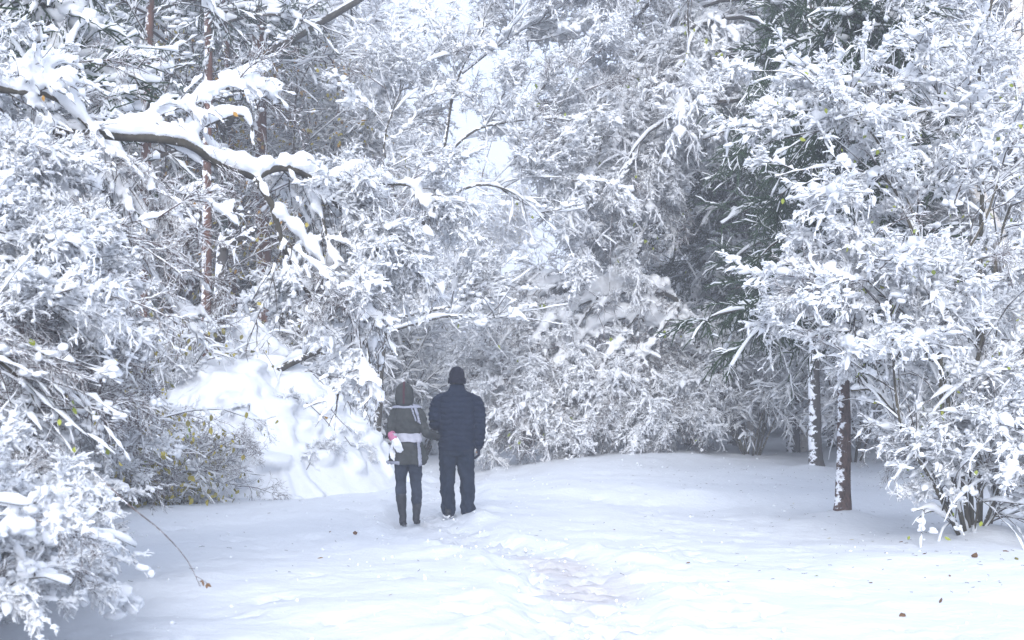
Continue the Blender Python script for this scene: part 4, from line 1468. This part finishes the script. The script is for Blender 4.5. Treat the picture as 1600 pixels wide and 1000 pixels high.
# ---------------------------------------------------------------- many-stemmed shrub
ms = [
    L([(1500, 835, 16.3), (1470, 770, 16.1), (1430, 690, 15.9), (1395, 640, 15.8), (1365, 610, 15.7), (1330, 610, 15.6)], 16, .030, .009),
    L([(1530, 838, 16.4), (1532, 700, 16.5), (1528, 560, 16.6), (1532, 400, 16.6), (1535, 250, 16.6), (1530, 110, 16.6), (1550, 0, 16.6), (1560, -80, 16.6)], 22, .036, .012),
    L([(1515, 836, 16.2), (1500, 720, 16.1), (1480, 620, 16), (1460, 520, 15.9), (1440, 400, 15.9), (1425, 330, 15.9), (1385, 240, 15.8)], 18, .030, .009),
    L([(1545, 836, 16.5), (1560, 700, 16.7), (1575, 600, 16.9), (1605, 540, 17), (1650, 500, 17.1)], 14, .032, .012),
    L([(1508, 834, 16.1), (1480, 700, 15.8), (1470, 560, 15.6), (1500, 420, 15.5), (1545, 330, 15.4), (1570, 230, 15.4)], 16, .028, .009),
    L([(1520, 836, 16.3), (1515, 640, 16.2), (1550, 460, 16.2), (1560, 380, 16.3), (1590, 300, 16.3), (1640, 240, 16.4)], 16, .028, .009),
    L([(1498, 836, 16.0), (1450, 740, 15.6), (1415, 690, 15.4), (1400, 620, 15.2), (1395, 540, 15.1), (1390, 450, 15.1)], 14, .022, .008),
    L([(1530, 300, 16.6), (1520, 210, 16.5), (1470, 175, 16.3), (1420, 180, 16.1), (1370, 210, 16)], 12, .020, .007),
    L([(1533, 280, 16.6), (1555, 250, 16.6), (1580, 225, 16.6), (1600, 190, 16.7)], 8, .018, .008),
    L([(1460, 520, 15.9), (1420, 440, 15.7), (1375, 400, 15.5), (1345, 420, 15.3), (1325, 480, 15.2)], 14, .018, .006),
    L([(1440, 400, 15.9), (1400, 300, 15.8), (1365, 270, 15.7), (1345, 310, 15.5), (1330, 370, 15.4)], 14, .018, .006),
    L([(1480, 620, 16), (1420, 500, 15.6), (1370, 460, 15.4), (1335, 490, 15.2)], 12, .016, .006),
    L([(1528, 560, 16.6), (1480, 470, 16.8), (1420, 420, 17), (1380, 440, 17.2)], 12, .018, .006),
    L([(1535, 832, 16.2), (1560, 800, 16.0), (1590, 785, 15.8), (1640, 800, 15.6)], 8, .012, .005),
    L([(1512, 836, 16.2), (1492, 780, 15.9), (1476, 738, 15.7), (1472, 700, 15.6)], 8, .014, .005),
    L([(1540, 834, 16.3), (1556, 760, 16.2), (1568, 700, 16.0), (1596, 650, 15.9)], 8, .014, .005),
    L([(1522, 836, 16.0), (1530, 780, 15.7), (1545, 740, 15.5), (1550, 700, 15.4)], 8, .012, .005),
    L([(1505, 838, 16.1), (1478, 810, 15.9), (1450, 795, 15.8), (1425, 800, 15.7)], 8, .010, .004),
    L([(1535, 830, 16.2), (1570, 740, 15.8), (1600, 690, 15.6), (1650, 660, 15.4)], 12, .022, .008),
    L([(1385, 240, 15.8), (1350, 195, 15.7), (1310, 180, 15.6), (1280, 205, 15.5)], 12, .014, .006),
]
def spray_ok(q, t):
    return not (q[2] < 1.75 and q[0] < 4.25) and q[2] > .2


woody('many_stemmed_shrub', 'tall shrub of many olive-brown stems fanning out of one foot, every twig loaded with snow', 'shrub', (4.9, 16.3, gz(4.9, 16.3)), ms,
      [dict(n=19, length=1.0, ang=46, t0=.12, K=7, droop=.15, wander=.12, zb=.45, taper=.35, r=.009, snow=.023, snowS=5, snowK=11)],
      92, M['shrub_stem'], M['twig'], .05, 'stem', blobs=[(0, 170, .03, .08), (0, 120, .02, .05)],
      leaf=[(M['leaf_green'], 240, .06, 0)], gap=.22, lump=.6,
      keep=lambda P: ~((P[:, -1, 2] < 1.42) & (P[:, -1, 0] < 4.0)) & ~((P[:, -1, 2] < .2) & (P[:, 0, 2] > .6)), sprays=[('arch', 0, 150, .45, 1.2, spray_ok), ('mop', 0, 70, .4, .9, spray_ok), ('bare', 0, 50, .6, .9, spray_ok)])

# leaning birch behind it, at the edge of the picture
bl = [L([(1668, 800, 20.5), (1625, 600, 20.3), (1592, 480, 20.2), (1568, 390, 20.1), (1535, 320, 20), (1508, 240, 20), (1482, 165, 20), (1440, 100, 20), (1390, 70, 20)], 26, .15, .05)]
woody('bent_birch', 'white-barked birch bowed over behind the many-stemmed shrub, snow lying along its trunk', 'tree', at(1668, 800, 20.5), bl,
      [dict(n=26, length=1.7, ang=60, t0=.35, K=7, droop=.2, wander=.15, taper=.3, r=.014, snow=.04, snowS=5),
       dict(n=9, length=.8, ang=45, K=5, droop=.3, wander=.2, r=.008, snow=.028, snowS=4),
       dict(n=5, length=.4, ang=45, K=4, droop=.35, wander=.2, r=.005, snow=.02, snowS=4)], 94, M['birch_bark'], M['twig'], .11, 'trunk', blobs=[(0, 60, .05, .12)], lS=12)
bl = [L([(1640, 790, 21.5), (1622, 500, 21.5), (1606, 250, 21.4), (1592, 60, 21.3), (1585, -60, 21.2), (1575, -300, 21.2)], 18, .17, .09)]
woody('straight_birch', 'upright pale birch trunk rising beside the bowed birch at the edge of the wood', 'tree', at(1640, 790, 21.5), bl,
      [dict(n=20, length=1.8, ang=60, t0=.3, K=7, droop=.2, wander=.15, taper=.3, r=.014, snow=.04, snowS=5),
       dict(n=9, length=.8, ang=45, K=5, droop=.3, wander=.2, r=.008, snow=.028, snowS=4)], 95, M['birch_bark'], M['twig'], .03, 'trunk', blobs=[(0, 40, .05, .12)], lS=12)

# ---------------------------------------------------------------- pines and broken trunks in the wood on the near side
def pine(label, px, Y, r, h, seed, lean=0.0, crown=5.5):
    rng = np.random.default_rng(seed)
    b = at(px, 600, Y)
    b[2] = gz(b[0], b[1])
    root = tag(empty('red_pine', b), label, 'pine', 'red-trunked pines in the wood')
    tl = trunk_line(h, 14, r, rng, .01, wob=.02, tip=.5)
    tl[0][0][:, 0] += np.linspace(0, lean, 14)
    g = Geo(); g.tubes(tl[0], tl[1], 12); g.build('trunk', M['pine_bark'], root)
    b1 = grow(rng, *tl, 30, 2.3, ang=80, t0=crown / h, t1=.99, K=7, droop=.16, wander=.12, taper=.4, r=.03)
    b2 = grow(rng, *b1, 9, .8, ang=48, t0=.25, K=5, droop=.15, wander=.15, taper=.2, r=.012)
    b3 = grow(rng, *b2, 10, .22, ang=48, t0=.3, K=3, droop=.1, wander=.1, r=.011, tip=.35)
    g = Geo(); g.tubes(*b1, 5); g.tubes(*b2, 4); g.build('boughs', M['twig'], root, 'stuff')
    g = Geo(); g.tubes(*b3, 3); g.build('needles', M['pine_needles'], root, 'stuff')
    g = Geo()
    snow_on(rng, g, *b1, .07, 6, K=10, lump=.5)
    snow_on(rng, g, *b2, .036, 5, K=8, lump=.6, gap=.3)
    k = rng.uniform(size=len(b3[0])) < .22
    snow_on(rng, g, b3[0][k], b3[1][k], .03, 3)
    c = on_branches(rng, b2[0], 110, .3, 1)
    rad = rng.uniform(.04, .10, size=(110, 1)) * np.array([[1.25, 1.25, .6]])
    c = np.repeat(c, 4, axis=0) + rng.normal(size=(440, 3)) * np.repeat(rad, 4, axis=0)
    g.blobs(c, np.repeat(rad, 4, axis=0) * rng.uniform(.5, 1.1, size=(440, 3)), rng, 1, .4)
    g.build('snow_load', M['snow_fine'], root, 'stuff')
    return root


pine('thickest red-barked pine trunk, straight up behind the long bare limb', 413, 30, .19, 12.5, 101, crown=9.5)
pine('slim red-barked pine trunk seen under the long bare limb', 320, 26, .11, 10.5, 102, crown=7.5)
pine('red pine whose dark snowy boughs hang over the arching stems', 215, 27, .13, 10, 104, crown=4.0)
for px, Y, rz, sx, sz, src, lab in ((372, 31, 2.0, .9, 1.1, 'red_pine.001', 'thin red pine trunk close behind the broken dark trunk'),
                                     (300, 33, 3.4, 1.1, 1.3, 'red_pine.002', 'red pine with blue-green snow-loaded boughs drooping between the trunks')):
    o = copy_tree(bpy.data.objects[src])
    q = at(px, 600, Y)
    o.location = (q[0], q[1], gz(q[0], q[1]) - .03)
    o.rotation_euler = (0, 0, rz)
    o.scale = (sx, sx, sz)
    o['label'] = lab

bt = [L([(342, 760, 25), (340, 560, 25), (345, 450, 25), (348, 385, 25), (352, 365, 25)], 10, .13, .085),
      L([(345, 390, 25), (365, 378, 24.8), (385, 366, 24.6), (400, 358, 24.5)], 8, .06, .045)]
woody('broken_trunk', 'broken dark trunk with one short snowy stub of a branch, between the red pines', 'tree', at(342, 760, 25), bt,
      [dict(n=6, length=.5, ang=50, K=5, r=.008, snow=.03)], 111, M['dark_bark'], M['twig'], .05, 'trunk')
lg = [L([(352, 200, 29), (400, 100, 29.3), (455, 62, 29.6), (530, 18, 30), (610, -30, 30.4)], 14, .10, .06)]
woody('slanting_trunk', 'snow-covered trunk slanting up across the thick red pine', 'tree', at(352, 200, 29), lg,
      [dict(n=18, length=1.5, ang=50, K=6, droop=.1, wander=.15, r=.014, snow=.05),
       dict(n=8, length=.7, ang=45, K=5, droop=.2, wander=.2, r=.008, snow=.03)], 112, M['limb'], M['twig'], .10, 'trunk')
fl = [L([(380, 610, 25), (430, 580, 24.6), (480, 555, 24.2), (520, 540, 24)], 8, .07, .05)]
woody('fallen_branch', 'thick snow-topped branch lying across the top of the big mound', 'branch', at(380, 610, 25), fl,
      [dict(n=8, length=.6, ang=45, K=5, r=.01, snow=.03)], 113, M['limb'], M['twig'], .11, lump=.3)

def ochre_tree(label, px, Y, seed, top):
    rng = np.random.default_rng(seed)
    b = at(px, 700, Y)
    b[2] = gz(b[0], b[1])
    ls = [L([(px, 760, Y), (px + 4, 500, Y), (px - 6, 300, Y), (px + 10, top, Y)], 14, .05, .012)]
    for k in range(7):
        y0 = rng.uniform(140, 560)
        s = rng.choice([-1, 1])
        ls.append(L([(px, y0, Y), (px + s * rng.uniform(20, 40), y0 - rng.uniform(30, 60), Y + rng.uniform(-.4, .4)),
                     (px + s * rng.uniform(60, 110), y0 - rng.uniform(50, 110), Y + rng.uniform(-.8, .8))], 9, .018, .006))
    woody('ochre_leaved_tree', label, 'tree', b, ls,
          [dict(n=13, length=1.0, ang=48, t0=.15, K=6, droop=.1, wander=.2, taper=.3, r=.010, snow=.022, snowS=4),
           dict(n=8, length=.5, ang=45, t0=.1, K=4, droop=.15, wander=.25, taper=.3, r=.007, snow=.012, snowS=3)], seed, M['twig'], M['dark_red_twig'], .03,
          gap=.4, leaf=[(M['leaf_orange'], 260, .10, 1), (M['leaf_yellow'], 220, .10, 1), (M['leaf_olive'], 160, .09, 1)])


ochre_tree('thin tree with sparse ochre leaves between the slim and the thickest red pine', 352, 28.5, 141, 40)
ochre_tree('thin tree with sparse ochre leaves beyond the thickest red pine, beside the slanting trunk', 462, 31, 142, -20)
ochre_tree('thin tree with sparse ochre leaves in front of the pine with low boughs', 262, 29.5, 143, 90)

# laden conifer boughs in the upper corner
x, y = -4.6, 15.3
conifer('white_spruce', 'spruce so thickly coated that its boughs hang in white slabs beside the leaning tree', 121, 7.2, .11, (x, y, gz(x, y)),
        'dark_bark', 'spruce_needles', z0=3.3, nb=80, l1=1.7, n2=11, n3=8, l3=.15, drop=.28, snow=1.25, hang=.4, blob=90, slab=.10)

# small leafless tree with dark forks
sb = [L([(585, 780, 27), (602, 500, 27), (650, 380, 27), (690, 250, 27), (712, 130, 27), (760, 40, 27)], 16, .07, .012),
      L([(640, 420, 27), (620, 320, 26.8), (600, 220, 26.8), (640, 110, 26.8)], 12, .04, .010),
      L([(690, 250, 27), (740, 205, 26.8), (800, 190, 26.6), (870, 185, 26.5)], 12, .03, .008),
      L([(668, 330, 27), (740, 290, 26.7), (800, 300, 26.5), (850, 340, 26.4)], 12, .03, .008),
      L([(722, 115, 27), (780, 70, 27), (830, 40, 27), (870, 30, 27)], 10, .02, .007),
      L([(604, 500, 27), (700, 480, 26.6), (745, 468, 26.3), (790, 462, 26)], 10, .025, .008),
      L([(602, 520, 27), (690, 495, 26.5), (740, 495, 26.2), (780, 497, 26)], 10, .025, .008)]
def young_ok(q, t):
    px, py = 800 + FPX * q[0] / q[1], HORIZ - FPX * (q[2] - CAM_Z) / q[1]
    return px < 745 or py < 290


woody('young_tree', 'young leafless tree with forked dark branches rising beyond the walkers', 'tree', at(585, 780, 27), sb,
      [dict(n=18, length=1.2, ang=45, t0=.2, K=6, droop=.06, wander=.14, zb=.5, taper=.3, r=.010, snow=.032, snowS=5)], 132, M['limb'], M['twig'], .05, blobs=[(0, 70, .05, .14)],
      leaf=[(M['leaf_green'], 10, .09, 0)], sprays=[('up', 0, 120, .7, 1.3, young_ok), ('arch', 0, 60, .7, 1.2, young_ok), ('bare', 0, 30, .8, 1.3, young_ok)])

# ---------------------------------------------------------------- the wood behind
birches = [proto_birch(201, 13, .14, .32), proto_birch(202, 14, .14, .45, 'birch_bark', s=1.1), proto_birch(203, 11, .11, .25, s=1.15, n1=38, twig='twig', leaf=[(M['leaf_yellow'], 1300, .10, 1), (M['leaf_orange'], 500, .09, 1)]),
           ]
shrubs = [proto_shrub(301, 3.0, 11, n3=2), proto_shrub(302, 2.4, 13, .7, s=1.15), proto_shrub(303, 3.6, 9, .45, n3=2, twig='red_twig'),
          proto_shrub(304, 2.2, 13, .8, twig='red_twig', s=.8, leaf=[(M['leaf_olive'], 420, .085, 1), (M['leaf_yellow'], 150, .08, 1)])]
firs = [conifer('snowy_spruce', None, 401, 13, .16, (0, 0, 0), 'dark_bark', 'spruce_needles', z0=.8, nb=100, l1=3.0, n2=8, n3=4, snow=1.15, drop=.2, blob=140, l3=.3)]
rg = np.random.default_rng(500)


def clear(x, y, mn, pts):
    return all((x - a) ** 2 + (y - b) ** 2 > mn * mn for a, b in pts)


def corridor(y):
    """the open strip that the path runs through"""
    return -2.3 + 0.012 * (y - 27), np.interp(y, [24, 27, 36, 45, 60], [6.0, 5.2, 2.6, 1.6, 1.8])


spots = []
# near wood: shrubs
for (x, y, k, sc, lab) in [
    (-6.3, 25.5, 3, 1.15, 'leafy olive-brown undergrowth bush in front of the broken trunk'),
    (-5.2, 28.5, 3, 1.2, 'leafy olive-brown bush behind the capped heap, below the thick pine'),
    (-7.6, 27.5, 3, 1.1, 'olive-leaved bush among the slim pine trunks'),
    (-3.9, 30.0, 1, 1.1, 'rounded snow-covered bush behind the big mound'),
    (-2.9, 31.5, 0, 1.0, 'upright snowy bush beyond the woman in the hood'),
    (-2.2, 36.0, 1, 1.2, 'wide snow-white bush between the two walkers and the far trees'),
    (-0.6, 44.0, 1, 1.25, 'snow-white bush closing the far end of the path'),
    (0.6, 40.0, 0, 1.0, 'twiggy snowy bush just past the arch of the laden bush'),
    (1.9, 37.5, 2, 1.0, 'tall twiggy bush at the crest of the snow bank'),
    (2.9, 34.5, 0, 1.0, 'snowy thicket bush at the bend of the snow bank'),
    (3.7, 31.5, 2, .85, 'brown-twigged bush right of the arched bush, at the edge of the snow bank'),
    (4.6, 29.5, 0, .85, 'dense brushy bush at the shaded side of the snow bank'),
    (6.2, 28.0, 2, .9, 'brushy bush behind the dark trunk plastered with snow'),
    (6.7, 23.8, 1, .5, 'knee-high snowy bush behind the low twigs of the many-stemmed shrub'),
    (7.0, 23.0, 0, .9, 'snowy bush between the red-brown trunk and the many-stemmed shrub'),
    (8.3, 20.5, 2, .95, 'snowy bush behind the many-stemmed shrub'),
    (-7.4, 23.0, 0, 1.0, 'snow-coated bush behind the yellow-leaved bushes'),
    (-8.8, 21.0, 1, 1.2, 'big white bush at the side of the clearing behind the arching stems'),
    (-6.9, 17.4, 0, .8, 'snow-coated bush below the white slabs of the thickly coated spruce'),
    (-5.6, 15.2, 1, .75, 'low white bush behind the waist-high bush'),
]:
    place(shrubs[k], x, y, rg.uniform(0, 6.28), sc, lab, USED, group='snowy bushes of the wood edge')
    spots.append((x, y))

for (x, y, lab) in [(-9.2, 30.0, 'snow-laden spruce deep among the red pines'), (-6.6, 36.0, 'snow-laden spruce beyond the slanting trunk'),
                    (-11.5, 25.0, 'snow-laden spruce at the dark side of the wood behind the white slabs'), (-12.5, 33, 'snow-laden spruce at the back of the pine wood'),
                    (-8.6, 42.0, 'snow-laden spruce far back behind the slanting trunk'), (7.9, 31.5, 'snow-laden spruce behind the many-stemmed shrub and the bowed birch'),
                    (9.0, 39.0, 'snow-laden spruce behind the weeping birch')]:
    place(firs[0], x, y, rg.uniform(0, 6.28), min(1.0, (.26 * y + 1.8) / 13) * rg.uniform(.9, 1.05), lab, USED, group='snow-laden spruces of the wood')
    spots.append((x, y))

for (x, y, k, sc, lab) in [(-8.6, 26.0, 0, .6, 'small birch with bare snowy crown behind the thickly coated spruce'),
                        (-3.6, 33.0, 2, .72, 'birch with scattered yellow leaves behind the young forked tree'),
                        ]:
    place(birches[k], x, y, rg.uniform(0, 6.28), sc, lab, USED, group='birches of the wood')
    spots.append((x, y))
for i, (x, y, sc, lab) in enumerate([(-8.1, 34.0, 1.3, 'dark green spruce in the shade behind the slim red pines'),
                                    (-6.2, 38.0, 1.45, 'dark green spruce behind the thickest red pine'),
                                    (-9.8, 38.5, 1.5, 'dark green spruce far back in the pine stand'),
                                    (-7.2, 44.0, 1.6, 'dark green spruce at the very back of the pine stand')]):
    o = copy_tree(SPRUCE)
    o.location = (x, y, gz(x, y) - .05)
    o.scale = (sc, sc, sc)
    o.rotation_euler = (0, 0, 1.3 * i)
    o['label'] = lab
    spots.append((x, y))
LANDMARKS = [(-150, 'the near edge of the arching stems'), (60, 'the thickly coated spruce'), (215, 'the pine with low boughs'), (500, 'the slanting trunk'), (600, 'the young forked tree'),
             (900, 'the laden arched bush'), (1010, 'the weeping birch'), (1140, 'the spruce above the arched bush'), (1275, 'the trunk plastered with snow'),
             (1320, 'the red-brown trunk'), (1420, 'the fan of the many-stemmed shrub'), (1520, 'the foot of the many-stemmed shrub'), (1620, 'the straight pale birch')]
RANK = {}
ORD = ['nearest', 'second', 'third', 'fourth', 'fifth', 'sixth', 'seventh', 'eighth', 'ninth', 'tenth', 'eleventh', 'twelfth', 'thirteenth', 'fourteenth', 'fifteenth', 'sixteenth', 'seventeenth', 'eighteenth', 'nineteenth', 'twentieth', 'rearmost']
nb = 0
ncl, nfar = 0, 0
tries = 0
cand = []
while nb < 74 and tries < 6000:
    tries += 1
    y = rg.uniform(25, 80) if nb > 36 else rg.uniform(25, 48)
    x = rg.uniform(-.45, .45) * y + rg.normal() * 1.0
    lo, hi = corridor(y)
    mid = 0.02 * y
    if y < 46 and lo - .9 < x < hi + .9:
        continue
    if y < 80 and abs(x - mid) < np.interp(y, [36, 44, 80], [2.6, 4.8, 5.0]):
        continue
    if y < 30 and abs(x) < 6.5:
        continue
    if y < 52 and 215 < 800 + FPX * x / y < 480:       # the dark pine stand
        continue
    if not clear(x, y, 1.5 if y < 45 else 1.9, spots):
        continue
    spots.append((x, y))
    k = rg.integers(0, 3)
    sc = min(1.15, (.26 * y + 1.8) / 13) * rg.uniform(.85, 1.1)
    side = 'pine side' if x < mid else 'spruce side'
    if y < 40:
        lab = 'tall snow-covered birch among the nearer trees on the %s of the wood' % side
    elif y < 58:
        lab = 'snow-covered birch in the thick of the wood on the %s of the path' % side
    else:
        lab = 'pale snow-covered birch deep in the wood on the %s of the path' % side
    if y < 58:
        px = 800 + FPX * x / y
        lm = min(LANDMARKS, key=lambda q: abs(q[0] - px))
        RANK.setdefault(lm[1], []).append((y, place(birches[k], x, y, rg.uniform(0, 6.28), sc, lab, USED, group='birches of the wood')))
    else:
        place(birches[k], x, y, rg.uniform(0, 6.28), sc, lab, USED, group='birches of the wood')
    nb += 1
for lm, lst in RANK.items():
    for i, (_, o) in enumerate(sorted(lst, key=lambda q: q[0])):
        o['label'] = ('%s snow-covered birch back behind %s' % (ORD[min(i, 20)], lm))
# the far end of the path
for i in range(12):
    x, y = rg.uniform(-10, 13), rg.uniform(78, 100)
    if abs(x - .022 * y) < 2.2:
        x += 4.5
    place(birches[rg.integers(0, 3)], x, y, rg.uniform(0, 6.28), rg.uniform(.85, 1.2), 'faint snow-covered birch at the far end of the path', USED, group='birches of the wood')
for i in range(110):
    y = rg.uniform(38, 75)
    x = rg.uniform(-.38, .38) * y
    lo, hi = corridor(y)
    if y < 46 and lo - .6 < x < hi + .6:
        continue
    k = int(rg.integers(0, 3))
    place(shrubs[k], x, y, rg.uniform(0, 6.28), rg.uniform(.8, 1.35), 'snow-covered bush of the underwood beneath the far birches', USED, group='underwood bushes')


# ---------------------------------------------------------------- leaves fallen on the snow
LEAVES = [
    (1275, 900, 'green', .075, 'bright yellow-green leaf lying alone on smooth snow'),
    (1410, 963, 'brown', .08, 'curled dark brown leaf lying on the snow, nearest on the spruce side'),
    (1470, 942, 'brown', .07, 'brown leaf on the snow just beyond the nearest curled one'),
    (555, 836, 'brown', .085, 'dark brown leaf standing up on the snow before the woman'),
    (500, 872, 'orange', .07, 'orange-yellow leaf lying on the open snow of the mound side'),
    (428, 906, 'brown', .05, 'small brown leaf on the open snow nearer than the orange one'),
    (610, 930, 'brown', .06, 'brown leaf beside the trodden track, on its mound side'),
    (697, 894, 'brown', .05, 'small brown leaf in the middle of the trodden track'),
    (420, 802, 'brown', .06, 'brown leaf on the snow in front of the big mound'),
    (515, 832, 'brown', .05, 'tiny brown leaf next to the standing dark brown one'),
    (1295, 842, 'yellow', .085, 'yellow leaf on the snow in front of the red-brown trunk'),
    (1330, 843, 'yellow', .085, 'yellow leaf on the snow close to its twin before the red-brown trunk'),
    (1232, 812, 'yellow', .07, 'ochre leaf on the snow beside the red-brown trunk, facing the arched bush'),
    (1362, 847, 'olive', .06, 'olive leaf on the snow between the red-brown trunk and the many-stemmed shrub'),
    (1408, 846, 'brown', .07, 'brown leaf below the bent low stem of the many-stemmed shrub'),
    (1416, 849, 'brown', .06, 'brown leaf touching the one below the bent low stem'),
    (1430, 868, 'brown', .06, 'dark leaf on open snow in front of the many-stemmed shrub'),
    (1444, 866, 'brown', .08, 'larger dark leaf on open snow in front of the many-stemmed shrub'),
    (1523, 872, 'brown', .10, 'upright dark leaf on the snow at the foot of the many-stemmed shrub'),
    (1572, 862, 'brown', .08, 'dark leaf in the shade beside the foot of the many-stemmed shrub'),
    (1588, 874, 'olive', .10, 'olive-brown leaf at the edge of the picture under the many-stemmed shrub'),
    (1484, 902, 'brown', .06, 'brown leaf on the smooth snow nearer than the many-stemmed shrub'),
    (1360, 911, 'brown', .06, 'brown leaf on the smooth snow beyond the yellow-green one'),
    (1105, 756, 'brown', .09, 'brown leaf on the lit snow bank below the spruce'),
    (1028, 797, 'brown', .06, 'brown leaf on the edge between the snow bank and the clearing'),
    (1150, 815, 'olive', .06, 'olive leaf on the clearing just below the snow bank'),
    (1240, 775, 'yellow', .08, 'ochre leaf on the snow bank close to the dark plastered trunk'),
    (960, 828, 'brown', .05, 'tiny brown leaf beside the trodden track, on its spruce side'),
    (1075, 880, 'brown', .05, 'tiny brown leaf on the broad empty snow of the clearing'),
    (1560, 905, 'brown', .06, 'brown leaf on the snow in front of the edge leaf'),
]
for i, (px, py, kind, size, lab) in enumerate(LEAVES):
    r2 = np.random.default_rng(900 + i)
    q = 0.0
    for _ in range(8):                              # where the sight line meets the snow
        Y = (CAM_Z - q) * FPX / (py - HORIZ)
        X = (px - 800) / FPX * Y
        q = float(ground_full(np.array([X]), np.array([Y]))[0])
    g = Geo()
    g.leaves([(0, 0, 0)], size, r2, hang=0.0)
    v = g.v[0]
    v -= v.mean(axis=0)
    v[:, 2] *= .7 if 'upright' in lab or 'standing' in lab or 'curled' in lab else .35
    v[:, 2] -= v[:, 2].min() + .004
    o = g.build('fallen_leaf', M['leaf_' + kind])
    o.location = (X, Y, q)
    tag(o, lab, 'leaf', 'leaves fallen on the snow')


# ---------------------------------------------------------------- crumbs of snow and bits of bark lying about
r3 = np.random.default_rng(77)
n = 1100
yy = 9 + 22 * r3.uniform(size=n) ** 1.3
xx = np.where(r3.uniform(size=n) < .45, np.interp(yy, PATH[:, 1], PATH[:, 0]) + r3.normal(size=n) * .55, r3.uniform(-4.2, 6.2, size=n))
zz = ground_full(xx, yy)
rr = (.005 + .014 * r3.uniform(size=(n, 1)) ** 3) * r3.uniform(.7, 1.3, size=(n, 3))
g = Geo()
g.blobs(np.stack([xx, yy, zz + rr[:, 2] * .3], axis=1), rr, r3, 1, .3)
g.build('snow_crumbs', M['mound_snow'], None, 'stuff')
n = 420
yy = r3.uniform(12, 26, size=n)
xx = np.where(r3.uniform(size=n) < .7, 4.6 + r3.normal(size=n) * 1.5, r3.uniform(-4, 5, size=n))
zz = ground_full(xx, yy) + .004
a = r3.uniform(0, 6.28, size=n)
ln = r3.uniform(.01, .05, size=n)
d0 = np.stack([np.cos(a) * ln, np.sin(a) * ln, r3.uniform(-.004, .012, size=n)], axis=1)
p0 = np.stack([xx, yy, zz], axis=1)
g = Geo()
g.tubes(np.stack([p0, p0 + d0 * .5 + r3.normal(size=(n, 3)) * .002, p0 + d0], axis=1), np.full((n, 3), .0022), 3)
g.build('bark_litter', M['twig'], None, 'stuff')

# ---------------------------------------------------------------- air
def haze(density):
    g = Geo()
    x0, x1, y0, y1, z0, z1 = -255, 255, -14, 275, -2.0, 24.0
    v = [(x, y, z) for z in (z0, z1) for x, y in ((x0, y0), (x1, y0), (x1, y1), (x0, y1))]
    g.add(v, None, [[0, 3, 2, 1], [4, 5, 6, 7], [0, 1, 5, 4], [1, 2, 6, 5], [2, 3, 7, 6], [3, 0, 4, 7]])
    m = bpy.data.materials.new('haze')
    m.use_nodes = True
    t = m.node_tree
    t.nodes.remove(t.nodes['Principled BSDF'])
    p = t.nodes.new('ShaderNodeVolumePrincipled')
    p.inputs['Color'].default_value = (.93, .95, 1, 1)
    p.inputs['Density'].default_value = density
    p.inputs['Anisotropy'].default_value = 0.1
    t.links.new(p.outputs[0], t.nodes['Material Output'].inputs['Volume'])
    o = g.build('haze', m, None, 'stuff', smooth=False)
    return o


haze(0.0036)
